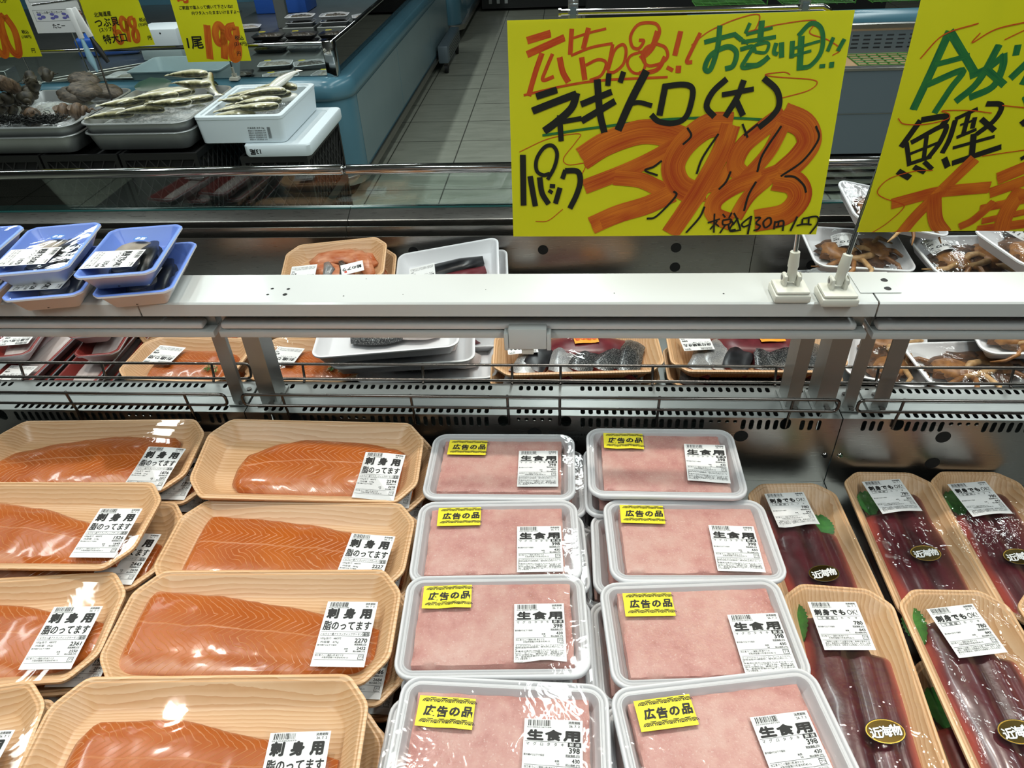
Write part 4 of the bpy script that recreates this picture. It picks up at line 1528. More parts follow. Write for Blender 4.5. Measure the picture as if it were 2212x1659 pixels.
BSL = [bslice('bonito_slice', s, k) for s, k in ((1, 'skin_silver'), (2, 'skin_dark'), (3, 'skin_silver'), (4, 'skin_black'), (5, 'skin_dark'), (6, 'skin_dark'))]
FL = lump('bonito_flesh', [(-.10, .01, .010), (-.03, .012, .012), (.04, .012, .012), (.10, .008, .010)], .036, 31, 'flesh_maroon', .42)


def tataki(loc, yaw, label, order, labm, off):
    r = pack(K_TAT, 'bonito_slices_pack', label, 'fish tray', 'skin-on bonito slices in wood-grain trays', loc, yaw)
    place('bonito_flesh', FL, (), r, (.01, .018, .0025))
    for i, k in enumerate(order):
        x = -.098 + i * .0400
        place('bonito_slice', BSL[k], (), r, (x, -.004 + .005 * sin(i * 2.1), .0045), (0, radians(9), radians(-24 - 7 * sin(i * 1.7))))
    lab_on(r, LB_TAT[labm], H4, -.105, .018, 186)
    lab_on(r, ORANGE, H4, off, .034, 186, (0, 0), ['sticker_orange', 'sticker_red_ink'], 'offer_sticker')
    return r


tataki((.017, 1.152, .7665), 3, 'skin-on bonito slices in wood-grain tray right of the white pile, upper', (0, 3, 2, 4, 5, 1), 1, .020)
tataki((.011, 1.142, .7342), 3, 'skin-on bonito slices in wood-grain tray right of the white pile, lower', (2, 5, 4, 3, 1, 0), 4, .020)
tataki((.350, 1.160, .7665), 0, 'skin-on bonito slices in wood-grain tray behind the right uprights, upper', (0, 2, 3, 1, 4, 5), 0, .040)
tataki((.346, 1.150, .7342), 0, 'skin-on bonito slices in wood-grain tray behind the right uprights, lower', (2, 3, 5, 1, 4, 0), 2, .040)
tataki((-.005, 1.390, .7342), -8, 'skin-on bonito slices in wood-grain tray behind, below the big paper', (0, 3, 5, 4, 1, 2), 4, .06)

# ---- squid in red trays at the left
SQ = fillet('squid_strip', [-.105, -.06, .05, .105], [-.022, -.026, -.027, -.020], [.022, .027, .026, .022], [.010, .013, .013, .010], 1, 20, 12, (.01, .01), 51)
SQ.materials.append(M['squid_flesh'])


def squid(loc, yaw, label, lab=None):
    r = pack(K_RED, 'squid_pack', label, 'fish tray', 'squid in red trays', loc, yaw)
    place('squid_strip', SQ, (), r, (0, 0, .0035), (0, 0, radians(90)))
    if lab:
        lab_on(r, LB_SQD, .027, lab[0], lab[1], 178)
    return r


squid((-1.071, 1.160, .7568), -1, 'squid strip in a long red tray at the far left, upper', (0, -.085))
squid((-1.074, 1.158, .7296), -1, 'squid strip in a long red tray at the far left, lower')
squid((-.943, 1.165, .7568), 1, 'squid strip in a long red tray beside the salmon blocks, upper')
squid((-.940, 1.160, .7296), 1, 'squid strip in a long red tray beside the salmon blocks, lower')
squid((-.935, 1.222, .7850), 9, 'red squid tray laid across the one beside the salmon blocks')
squid((-.953, 1.246, .8130), 10, 'topmost red squid tray of the pile beside the salmon blocks')
squid((-1.120, 1.215, .7850), 12, 'red squid tray with label turned askew at the far left', (.0, -.06))


# ---- abalone in blue trays on the white shelf
def abalone(name, seed):
    rings, n = [], 28
    for k, (f, z) in enumerate(((1.0, 0.0), (1.0, .008), (.93, .012), (.80, .0125), (.74, .017), (.5, .021), (.2, .022))):
        ring = []
        for j in range(n):
            a = 2 * pi * j / n
            w = 1 + (.07 * sin(a * 9 + seed) if k < 3 else 0.02 * sin(a * 3))
            ring.append((.034 * f * w * cos(a), .024 * f * w * sin(a), z + .001 * noise.noise(Vector((cos(a) * 3, sin(a) * 3, seed + k)))))
        rings.append(ring)
    mb = MB()
    mb.loft(rings[:5], 0, True, False)
    mb.loft(rings[4:], 1, False, True)
    me = mb.mesh(name, 50)
    me.materials.append(M['abalone_dark'])
    me.materials.append(M['abalone_meat'])
    return me


ABA = [abalone('abalone', 1), abalone('abalone', 2)]
KELP = lump('kelp', [(.032, -.05, .012), (.028, 0, .020), (.02, .045, .014)], .014, 61, 'seaweed', .4)
BLUES = oval_blue()


def abalone_pack(loc, yaw, label, lm, top):
    r = pack(K_BLU, 'abalone_pack', label, 'seafood tray', 'abalone in blue trays on the shelf', loc, yaw)
    place('abalone', ABA[0], (), r, (-.006, .022, .0032), (0, 0, radians(20)))
    place('abalone', ABA[1], (), r, (.002, -.028, .0032), (0, 0, radians(70)))
    place('kelp', KELP, (), r, (-.006, 0, .002))
    lab_on(r, LB_ABA[lm], .0285, -.014, -.030, -94)
    if top:
        lab_on(r, BLUES, .0285, .004, .032, 165, (0, 0), ['sticker_blue', 'paper_white'], 'round_sticker')
    return r


SH = 1.0499
abalone_pack((-.620, .899, SH + .0577), 9, 'blue tray of abalone priced 1324, upper one at the bare end of shelf', 0, True)
abalone_pack((-.606, .899, SH + .0287), 10, 'blue tray of abalone under the one priced 1324', 2, False)
abalone_pack((-.751, .908, SH + .0577), 11, 'blue tray of abalone priced 1070, upper one beside another pile', 1, True)
abalone_pack((-.731, .890, SH + .0287), 10, 'blue tray of abalone under the one priced 1070', 2, False)
abalone_pack((-.876, .902, SH + .0577), 6, 'blue tray of abalone at the cut-off left end, upper', 1, True)
abalone_pack((-.850, .894, SH + .0287), 6, 'blue tray of abalone at the cut-off left end, lower', 2, False)


# ---- crab in wrapped white trays at the right
def crab(name, seed):
    r = random.Random(seed)
    rings, n = [], 18
    for f, z in ((.5, 0.0), (.92, .006), (1.0, .013), (.9, .020), (.6, .025), (.25, .027)):
        rings.append([(.036 * f * cos(2 * pi * j / n) * (1 + .08 * sin(j * 2.4)), .029 * f * sin(2 * pi * j / n), z + .0012 * noise.noise(Vector((j * .8, f * 7, seed)))) for j in range(n)])
    mb = MB()
    mb.loft(rings, 0, True, True)
    return mb.mesh(name, 180)


def crab_leg(name, seed, claw=False):
    r = random.Random(seed)
    s = 1.35 if claw else 1.0
    p = [(0, 0, .010), (.020, .006, .020), (.045, .004, .018), (.062, -.010, .010), (.074, -.026, .004)]
    p = [(x + r.uniform(-.002, .002), y + r.uniform(-.003, .003), z) for x, y, z in p]
    mb = MB().tube(p, [.0042 * s, .0052 * s, .0045 * s, .0042 * s if claw else .0030, .0010], 8)
    return mb.mesh(name, 180)


CRM = MB()
CRM.loft([[(.082 * f * cos(2 * pi * k / 30) * (1 + .12 * sin(k * 3.1)), .050 * f * sin(2 * pi * k / 30) * (1 + .1 * sin(k * 2.3)), z + .004 * noise.noise(Vector((k * .9, f * 6, 2)))) for k in range(30)] for f, z in ((.8, 0.002), (1, .008), (.92, .016), (.7, .021), (.4, .022), (.15, .023))], 0, True, True)
CRM = CRM.mesh('crab_mass', 40)
CRM.materials.append(M['crab_mass'])
CRB = [crab('crab_body', i) for i in (1, 2)]
LEG = [crab_leg('crab_leg', i) for i in (1, 2, 3)] + [crab_leg('crab_claw', 4, True)]
for me in CRB:
    me.materials.append(M['crab_shell'])
for i, me in enumerate(LEG):
    me.materials.append(M['crab_pale' if i in (1, 3) else 'crab_shell'])


def crab_pack(loc, yaw, tilt, label, lab=None, seed=0, full=True):
    r = pack(K_CRB, 'crab_pack', label, 'seafood tray', 'wrapped crabs in white trays', loc, yaw, tilt)
    place('crab_mass', CRM, (), r, (0, 0, .003))
    for s in (-1, 1):
        place('crab_body', CRB[(seed + s) % 2], (), r, (s * .040, .008 * s, .004), (0, 0, radians(70 * s + 20 * seed)))
        if full:
            for i in range(3):
                a = radians(s * 25 - 150 + i * 34 + seed * 17) if s < 0 else radians(-60 + i * 40 + seed * 13)
                place('crab_leg', LEG[(i + seed) % 3], (), r, (s * .018 + .016 * cos(a), .020 * sin(a) - .012, .005 + .002 * i), (0, 0, a), )
            place('crab_claw', LEG[3], (), r, (s * .030, -.020, .010), (0, 0, radians(200 if s > 0 else 20)))
    if lab:
        lab_on(r, LB_CRB, .038, lab[0], lab[1], lab[2], (lab[3], lab[4]) if len(lab) > 3 else (0, 0))
    return r


HC = .0265
for cx, cy, n, nm in ((.580, 1.390, 2, 'by the hole in the far wall'), (.806, 1.375, 2, 'below the drooping paper'), (1.040, 1.390, 2, 'at the far right')):
    for i in range(n):
        crab_pack((cx, cy, DECK + .0264 + i * .0450), 3 + 2 * i, (0, 0), 'wrapped crab tray, %s of the low pile %s' % (('bottom', 'second')[i], nm), (-.04, .03, 180) if i == 1 else None, i, i == 1)
crab_pack((.592, 1.402, .8520), 4, (10, 6), 'wrapped crab tray sloping down behind the leaning rod', (-.02, .01, 170), 2)
crab_pack((.655, 1.435, .9250), 6, (12, 14), 'highest wrapped crab tray, behind the rod and the drooping paper', (.03, .0, 190), 3)
crab_pack((.812, 1.385, .8440), 9, (8, 4), 'wrapped crab tray with its label under the drooping paper', (-.055, .025, 186), 1)
crab_pack((.880, 1.300, .9060), 20, (6, 8), 'wrapped crab tray showing legs, edge facing the white shelf', (0, .045, 190), 4)
crab_pack((.960, 1.435, .9180), 4, (6, -3), 'wrapped crab tray flat on top near the right end', None, 5)
crab_pack((1.075, 1.345, .8480), -10, (4, -5), 'wrapped crab tray with knobbly shells at the right end', None, 6)
crab_pack((.735, 1.125, .7600), 4, (0, 0), 'wrapped crab tray seen below the shelf, lower', None, 2)
crab_pack((.840, 1.165, .8050), -4, (4, -3), 'wrapped crab tray seen below the shelf, upper', None, 3)
crab_pack((.610, 1.190, .7400), 70, (0, 0), 'wrapped crab tray behind the paired uprights', None, 1)
# ------------------------------------------------------------------ hand-written price papers on stands
# pen strokes: colour, width and centre line in millimetres on the paper
STROKES_BIG = (
    ('r', 7.7, (-162.6,100.5,-136.5,107.1)),
    ('r', 7.4, (-162.9,86.5,-121.3,102.6)),
    ('r', 5.9, (-146.0,87.7,-154.1,67.0,-161.9,43.1)),
    ('r', 4.0, (-134.4,86.6,-142.1,70.1,-145.5,59.6,-133.0,63.1)),
    ('r', 6.6, (-126.6,83.1,-123.0,67.9,-116.5,56.8)),
    ('r', 5.1, (-113.3,111.3,-114.9,85.3)),
    ('r', 2.6, (-113.2,101.6,-93.7,106.8,-76.1,110.3)),
    ('r', 5.5, (-95.1,111.6,-100.6,90.7)),
    ('r', 2.9, (-114.0,84.4,-91.6,92.1,-68.6,95.6)),
    ('r', 5.9, (-102.2,82.5,-98.2,58.9)),
    ('r', 3.3, (-97.6,74.1,-84.2,79.6,-75.0,76.0,-80.1,63.6,-92.7,58.4)),
    ('r', 3.7, (-68.5,94.8,-73.0,68.5)),
    ('r', 3.3, (-72.1,70.1,-66.5,88.2,-57.8,94.2,-53.7,87.9,-56.1,74.7,-65.7,66.6,-73.8,66.8)),
    ('r', 3.3, (-40.3,98.1,-35.0,97.2,-39.9,90.0,-47.1,91.8,-49.4,102.4,-42.9,112.6,-32.5,115.0,-21.9,112.8,-18.7,104.0,-25.8,90.4,-35.9,80.9)),
    ('r', 6.2, (-20.6,106.4,-25.8,90.4,-37.5,79.3)),
    ('r', 2.9, (-36.2,86.6,-48.4,82.8,-51.6,74.6,-45.8,66.1,-36.8,65.1,-32.2,72.5,-35.1,83.3,-40.6,87.2)),
    ('r', 3.3, (-20.7,93.9,-11.6,90.1,-8.3,81.0,-15.0,74.6,-29.1,72.4,-35.9,81.7,-32.0,90.6,-20.7,93.9)),
    ('r', 4.8, (-38.5,64.3,-19.0,68.0,-11.0,81.1)),
    ('r', 5.5, (3.9,105.8,-0.7,81.7)),
    ('r', 4.0, (-8.4,70.3,-1.4,66.8)),
    ('r', 5.9, (4.3,71.6,4.2,64.1)),
    ('r', 4.0, (24.9,103.6,15.4,82.9,12.9,75.1,18.7,74.9)),
    ('r', 2.6, (-167.5,44.1,-120.1,53.4,-76.3,58.4,-6.8,60.2)),
    ('r', 1.1, (16.4,91.8,34.3,105.0,62.4,116.0,85.0,119.3,82.6,105.2,74.2,103.1,106.0,109.3,144.5,112.2,140.5,100.5,159.5,93.7,175.8,83.7,168.3,77.5)),
    ('r', 1.1, (126.2,59.6,118.8,62.3,98.9,60.3,113.3,57.4,148.9,54.1,156.6,49.8,147.3,42.4,119.1,35.4)),
    ('r', 0.9, (-174.1,-18.6,-138.9,-4.0,-103.8,0.9,-107.4,-8.2,-121.7,-26.6,-115.8,-34.2,-96.2,-32.6,-96.4,-38.3,-99.6,-44.9)),
    ('r', 0.9, (-156.0,-101.8,-140.4,-100.9,-122.4,-86.9)),
    ('g', 4.8, (29.8,94.2,61.6,101.1)),
    ('g', 5.5, (45.0,110.2,44.5,87.0,39.0,66.7,33.0,68.5,38.4,81.5,55.1,89.2,65.3,83.3,63.3,70.2,54.9,67.1)),
    ('g', 4.8, (60.3,101.9,69.7,95.3)),
    ('g', 3.7, (76.6,111.7,72.7,101.6)),
    ('g', 3.3, (73.7,100.7,100.9,106.6)),
    ('g', 6.2, (88.7,113.7,89.4,92.0)),
    ('g', 4.0, (69.4,93.2,105.6,97.5)),
    ('g', 3.7, (82.7,90.6,85.4,82.8)),
    ('g', 3.3, (84.5,90.1,98.1,91.8,96.7,82.8,85.4,83.1)),
    ('g', 3.7, (70.0,95.2,77.3,92.3)),
    ('g', 4.4, (69.0,86.1,82.1,88.5,77.3,78.1,73.2,68.3,87.1,69.7,100.0,77.5)),
    ('g', 5.5, (76.6,69.9,90.5,70.4,100.8,78.3)),
    ('g', 4.4, (106.8,91.6,105.5,82.3,110.0,80.5)),
    ('g', 5.5, (112.2,92.1,114.4,76.9)),
    ('g', 5.1, (123.7,93.1,125.1,76.1)),
    ('g', 4.8, (129.0,97.7,139.9,109.2,150.6,105.8,155.7,93.8,155.1,79.4,146.6,68.2,137.4,66.0)),
    ('g', 6.6, (132.4,97.6,135.5,63.6)),
    ('g', 2.9, (126.5,85.8,152.9,92.3)),
    ('g', 2.9, (125.9,78.5,145.1,82.9)),
    ('g', 4.0, (166.3,95.4,162.4,81.7)),
    ('g', 4.4, (178.2,93.5,173.2,81.9)),
    ('g', 4.0, (156.3,67.2,162.3,67.5)),
    ('g', 5.9, (166.5,68.1,171.6,68.5)),
    ('g', 2.8, (-146.5,-0.2,-82.2,7.8,-8.2,15.3,65.0,16.0,143.6,9.2)),
    ('o', 27.6, (-100.5,-27.8,-72.3,-10.6,-35.2,1.5,-7.2,0.1,15.7,-6.7)),
    ('o', 17.5, (17.5,-6.7,-14.8,-26.4,-50.1,-42.8,-97.0,-60.5)),
    ('o', 18.4, (-61.4,-49.3,-32.3,-52.6,-12.6,-60.6,9.3,-70.6)),
    ('o', 22.1, (9.2,-68.6,-20.9,-83.0,-55.8,-93.6,-87.2,-107.5)),
    ('o', 12.9, (-75.2,-105.6,-47.8,-95.7,-20.9,-84.0)),
    ('o', 27.6, (69.4,8.5,42.1,7.2,18.0,-12.2,6.7,-36.1,14.0,-57.1,30.2,-67.0,47.3,-65.2)),
    ('o', 12.9, (47.1,-63.3,61.8,-57.7,74.4,-35.2)),
    ('o', 22.1, (67.6,8.5,59.9,-22.0,42.9,-59.4,24.6,-92.5,9.0,-118.7)),
    ('o', 20.2, (125.9,19.7,103.0,2.5,83.4,-16.9,78.6,-39.0,98.9,-52.5,124.5,-47.2,144.9,-34.5)),
    ('o', 27.6, (122.5,18.0,147.5,7.0,157.6,-11.0,149.5,-29.0,131.9,-47.3)),
    ('o', 16.5, (125.8,7.4,113.7,-22.9,91.4,-52.4)),
    ('o', 20.2, (110.0,-50.8,82.9,-59.9,59.9,-77.1,59.8,-94.8,82.3,-105.1)),
    ('o', 27.6, (125.3,-52.9,148.6,-58.9,156.9,-76.3,142.7,-95.7,109.2,-103.3)),
    ('o', 16.5, (117.7,-52.8,97.8,-73.6,85.5,-99.1)),
    ('b', 7.4, (-153.2,42.5,-129.4,49.3)),
    ('b', 8.1, (-157.9,26.8,-131.2,36.3,-107.2,44.5)),
    ('b', 8.5, (-107.2,45.7,-112.6,29.8,-129.4,14.9,-144.6,4.4)),
    ('b', 6.2, (-126.5,22.1,-124.6,-7.0)),
    ('b', 5.5, (-127.5,14.0,-101.2,18.0)),
    ('b', 7.0, (-102.4,33.1,-67.7,46.2)),
    ('b', 7.4, (-101.2,14.9,-63.6,36.1)),
    ('b', 7.7, (-84.5,59.4,-80.4,23.8,-74.6,1.8)),
    ('b', 5.9, (-71.6,65.4,-72.5,52.4)),
    ('b', 5.9, (-55.4,66.9,-58.9,55.5)),
    ('b', 8.5, (-30.3,67.5,-46.2,35.4,-59.2,4.1)),
    ('b', 5.1, (-48.8,32.3,-36.9,34.3,-22.1,30.5)),
    ('b', 7.0, (-8.6,52.6,-13.1,19.8)),
    ('b', 6.2, (-11.5,50.5,10.9,52.2,21.1,47.7,21.4,34.0,16.4,17.5,3.2,11.2,-13.6,13.6,-22.4,20.9)),
    ('b', 6.6, (57.7,57.0,43.9,43.8,38.6,28.4,48.4,17.4)),
    ('b', 5.5, (54.2,40.5,88.4,45.9)),
    ('b', 6.6, (76.6,55.3,71.5,38.1,60.3,17.1)),
    ('b', 6.6, (70.0,35.0,80.1,18.0)),
    ('b', 6.6, (97.5,57.0,113.5,44.0,118.3,28.5,111.9,16.5,99.0,4.7)),
    ('b', 7.0, (-169.9,-21.7,-170.3,-81.9)),
    ('b', 6.6, (-161.7,-46.6,-159.0,-64.6,-155.9,-82.9)),
    ('b', 6.6, (-150.3,-48.1,-147.6,-66.7,-139.7,-80.3)),
    ('b', 4.4, (-140.7,-51.1,-132.3,-35.9,-129.4,-20.8,-135.1,-11.8,-144.7,-14.0,-153.5,-27.0,-153.7,-40.3,-146.0,-45.6,-138.1,-43.8)),
    ('b', 4.8, (-138.2,-58.5,-131.7,-59.0)),
    ('b', 4.4, (-139.6,-63.8,-134.9,-66.8)),
    ('b', 6.2, (-125.8,-60.7,-131.4,-79.8)),
    ('b', 5.5, (-119.3,-39.9,-123.1,-50.4)),
    ('b', 6.6, (-120.0,-40.8,-105.1,-42.0,-101.6,-53.6,-105.7,-69.2,-113.8,-86.0)),
    ('b', 2.4, (19.2,6.2,24.3,-3.2,15.8,-12.5)),
    ('b', 2.4, (54.9,-1.1,39.9,-27.3,34.5,-46.3)),
    ('b', 2.4, (80.3,9.2,87.9,-5.8)),
    ('b', 2.4, (97.6,8.8,83.6,-3.4)),
    ('b', 2.4, (123.9,6.1,107.5,-24.7,103.9,-44.7)),
    ('b', 2.4, (162.2,5.3,167.4,-9.3,153.8,-32.8,131.4,-50.1)),
    ('b', 2.4, (-6.9,-30.6,-16.0,-37.6,-25.6,-41.6,-10.5,-47.6)),
    ('b', 2.4, (73.5,-43.7,69.5,-55.9,62.1,-64.8)),
    ('b', 2.4, (135.7,-50.2,147.4,-51.3,159.2,-60.9,163.4,-69.6)),
    ('b', 2.4, (104.1,-56.0,97.5,-71.7,94.5,-90.8)),
    ('b', 2.4, (9.4,-66.3,12.4,-72.6,-8.4,-96.1,-20.3,-99.4)),
    ('b', 2.4, (47.6,-85.2,42.7,-98.7,28.3,-117.2)),
    ('b', 2.0, (53.1,-105.2,67.2,-100.5)),
    ('b', 2.0, (60.1,-93.8,61.7,-117.5)),
    ('b', 2.0, (64.5,-102.9,56.8,-113.3)),
    ('b', 1.8, (62.5,-105.9,67.2,-110.0)),
    ('b', 2.0, (69.9,-94.5,73.4,-98.6)),
    ('b', 2.0, (80.5,-92.7,77.8,-99.4)),
    ('b', 2.0, (70.7,-102.0,80.3,-101.0,79.0,-106.7,71.8,-107.4,70.7,-102.0)),
    ('b', 2.0, (74.8,-107.4,69.1,-118.1)),
    ('b', 2.0, (78.2,-107.1,80.4,-114.2,87.5,-113.6)),
    ('b', 2.2, (82.8,-93.1,88.1,-102.1,92.9,-113.3)),
    ('b', 2.0, (88.4,-99.1,83.6,-108.1)),
    ('b', 2.0, (79.1,-103.0,83.3,-105.5,80.5,-115.2,94.0,-114.3)),
    ('b', 2.2, (103.6,-97.7,94.4,-106.2,96.5,-110.3,104.8,-106.9)),
    ('b', 2.4, (104.1,-96.9,102.5,-119.9)),
    ('b', 2.2, (108.3,-99.3,114.8,-99.4,110.5,-105.8,115.8,-109.4,113.4,-113.9,108.7,-115.0)),
    ('b', 2.2, (124.0,-99.1,119.1,-105.0,122.2,-111.5,128.0,-107.1,127.1,-100.5,124.0,-99.1)),
    ('b', 2.2, (132.7,-103.6,132.8,-114.0)),
    ('b', 2.2, (133.0,-105.2,142.4,-103.7,143.4,-116.1)),
    ('b', 1.8, (137.2,-103.6,137.2,-110.6)),
    ('b', 1.8, (134.3,-110.6,142.5,-109.7)),
    ('b', 2.4, (158.0,-98.2,152.5,-116.2)),
    ('b', 2.2, (158.6,-109.4,167.5,-107.5,176.3,-108.4)),
    ('b', 2.2, (164.5,-100.9,164.8,-108.9)),
    ('b', 2.2, (164.5,-100.9,180.3,-98.5,182.7,-107.0,176.1,-119.5)),
    ('b', 2.2, (171.6,-100.0,172.4,-108.3)),
)
STROKES_NEXT = (
    ('g', 8.4, (-148.0,95.2,-154.7,59.8,-163.1,17.2)),
    ('g', 8.0, (-147.9,94.9,-109.7,53.4)),
    ('g', 5.7, (-153.7,62.9,-120.5,70.8)),
    ('g', 6.9, (-155.5,43.2,-123.2,56.4,-130.3,38.2,-139.6,13.0)),
    ('g', 7.3, (-114.0,50.1,-97.0,58.3,-84.9,69.9)),
    ('g', 7.7, (-93.5,80.2,-103.3,44.6,-120.8,24.5)),
    ('g', 7.7, (-86.3,71.6,-82.6,57.9,-86.2,38.9,-107.3,28.3)),
    ('g', 7.3, (-99.2,57.0,-74.5,40.0)),
    ('g', 6.9, (-74.2,79.6,-73.2,69.2)),
    ('g', 7.7, (-70.7,46.4,-56.8,64.9)),
    ('g', 5.7, (-56.9,39.9,-53.7,53.7)),
    ('g', 11.5, (-48.8,21.9,-42.8,25.4)),
    ('b', 6.5, (-152.2,5.8,-164.7,-23.5)),
    ('b', 6.5, (-151.7,6.2,-125.5,9.0,-127.8,-2.2)),
    ('b', 5.0, (-160.2,-18.7,-149.4,-45.0)),
    ('b', 5.7, (-155.4,-18.8,-124.6,-0.4,-123.4,-17.5,-131.3,-36.9)),
    ('b', 3.4, (-153.0,-31.6,-121.5,-17.6)),
    ('b', 4.6, (-152.5,-44.1,-128.0,-35.0)),
    ('b', 4.6, (-140.8,-9.5,-135.8,-37.8)),
    ('b', 6.9, (-160.4,-51.5,-144.5,-59.9)),
    ('b', 5.7, (-144.1,-46.7,-129.6,-53.4)),
    ('b', 5.0, (-134.4,-40.8,-122.7,-50.1)),
    ('b', 6.5, (-113.5,-37.2,-105.8,-48.3)),
    ('b', 4.2, (-115.3,6.0,-94.5,16.6)),
    ('b', 5.7, (-114.6,5.0,-114.4,-15.8,-117.4,-31.6)),
    ('b', 5.0, (-102.6,13.1,-101.0,-10.3)),
    ('b', 2.7, (-107.7,-0.7,-93.5,4.6)),
    ('b', 3.8, (-107.3,-14.4,-88.3,-5.8)),
    ('b', 5.0, (-94.4,7.4,-93.3,-4.8)),
    ('b', 5.7, (-87.2,21.3,-70.6,19.2,-72.0,4.1,-86.5,-11.5)),
    ('b', 5.7, (-87.2,5.4,-68.0,-8.1)),
    ('b', 3.8, (-107.6,-26.0,-65.9,-14.4)),
    ('b', 6.5, (-89.7,-10.5,-82.4,-39.8)),
    ('b', 6.5, (-102.7,-43.8,-54.5,-26.2)),
    ('b', 7.7, (-42.2,-2.1,-35.6,5.2)),
    ('b', 4.6, (-28.8,-40.7,-21.4,-35.0)),
    ('o', 14.4, (-156.0,-92.2,-130.0,-84.1,-105.9,-78.1,-50.3,-73.7)),
    ('o', 14.4, (-78.9,-38.9,-104.2,-77.1,-123.0,-110.0,-134.7,-143.5)),
    ('o', 16.3, (-111.3,-80.1,-97.4,-114.7,-79.3,-135.0)),
    ('o', 15.3, (-45.9,-63.5,-10.2,-45.0)),
    ('o', 13.4, (-48.0,-81.0,-4.4,-61.1)),
    ('o', 10.5, (-51.3,-101.1,4.5,-86.0)),
    ('o', 8.6, (-43.1,-117.5,10.3,-101.9)),
    ('o', 10.5, (-66.0,-125.0,-52.9,-115.2,-38.6,-91.7)),
    ('o', 12.4, (-44.2,-129.7,16.1,-118.2)),
    ('o', 18.2, (-14.8,-75.3,-19.6,-106.9,-14.8,-139.0)),
    ('o', 11.5, (-15.1,-85.7,0.8,-75.5)),
    ('r', 1.3, (-170.3,69.6,-153.2,91.7,-121.3,101.4)),
    ('r', 1.3, (-69.7,101.5,-102.0,95.2,-121.7,83.4,-116.7,92.3)),
    ('r', 1.1, (-89.9,85.0,-67.7,95.8)),
    ('r', 1.1, (-176.8,8.6,-168.6,2.4,-145.8,1.6,-124.6,6.2,-123.5,11.7,-132.0,15.6,-103.2,15.0,-78.1,11.3)),
    ('r', 1.1, (-69.7,19.1,-39.2,15.4)),
    ('r', 1.1, (-121.5,-51.1,-142.7,-51.8,-167.9,-60.5,-176.4,-76.0,-165.9,-84.6,-146.1,-91.3,-140.4,-97.8,-153.4,-118.5,-168.2,-134.1,-162.9,-138.7,-134.4,-128.8)),
    ('r', 1.1, (-72.0,-36.4,-23.3,-29.5)),
)

PENS = {'r': 'pen_red', 'g': 'pen_green', 'b': 'pen_black', 'o': 'pen_orange'}
PEN_IX = {'r': 0, 'g': 1, 'b': 2, 'o': 3}


def smooth_line(p, n=6):
    if len(p) < 3:
        return [p[0] + (p[1] - p[0]) * (i / n) for i in range(n + 1)]
    out = []
    q = [p[0] * 2 - p[1]] + p + [p[-1] * 2 - p[-2]]
    for i in range(1, len(q) - 2):
        a, b, c, d = q[i - 1:i + 3]
        for k in range(n):
            t = k / n
            out.append(0.5 * ((2 * b) + (c - a) * t + (2 * a - 5 * b + 4 * c - d) * t * t + (3 * b - a - 3 * c + d) * t ** 3))
    out.append(p[-1])
    return out


def stroke(mb, pts, w, z, mat, warp, lim=None):
    """one pen stroke as a flat ribbon of ink: chisel tip, slightly ragged ends"""
    pts = [Vector((pts[i], pts[i + 1])) for i in range(0, len(pts), 2)]
    c = smooth_line(pts)
    vs, uv, L = [], [], 0.0
    n = 5 if w > 0.008 else 2
    for i, p in enumerate(c):
        d = (c[min(i + 1, len(c) - 1)] - c[max(i - 1, 0)])
        d = d.normalized() if d.length > 0 else Vector((1, 0))
        s = Vector((-d.y, d.x))
        if i:
            L += (p - c[i - 1]).length
        for j in range(n + 1):
            v = j / n
            q = p + s * w * (v - 0.5)
            if i in (0, len(c) - 1) and w > 0.006:
                q += d * w * 0.06 * noise.noise(Vector((v * 7, w * 900, i + pts[0].x * 90))) * (1 if i else -1)
            if lim:
                q = Vector((max(-lim[0], min(lim[0], q.x)), max(-lim[1], min(lim[1], q.y))))
            vs.append((q.x, q.y, z + warp(q.x, q.y)))
            uv.append((L / max(w, 0.004) + pts[0].x * 40, v + pts[0].y * 13))
    fs = []
    for i in range(len(c) - 1):
        for j in range(n):
            a = i * (n + 1) + j
            fs.append((a, a + n + 1, a + n + 2, a + 1))
    mb.add(vs, fs, mat, uv)


def paper_sign(label, w, h, loc, rot, strokes, warp, extra=None, group='hand-written yellow price papers', nx=28, ny=20):
    t = thing('price_sign', label, 'sign', loc, rot, group)
    p = MB()
    sheet(p, w, h, warp, 0, nx, ny, 0.0003)
    p.build('paper', 'sign_paper', t, 180)
    for col, nm in (('o', 'orange_lettering'), ('r', 'red_lettering'), ('g', 'green_lettering'), ('b', 'black_lettering')):
        m = MB()
        for i, (c, sw, pts) in enumerate(strokes):
            if c == col:
                stroke(m, [v / 1000 for v in pts], sw / 1000, 0.00022 + i * 0.000012, 0, warp, (w / 2 - 0.0005, h / 2 - 0.0005))
        if extra and col in extra:
            extra[col](m)
        if m.v:
            m.build(nm, PENS[col], t)
    return t


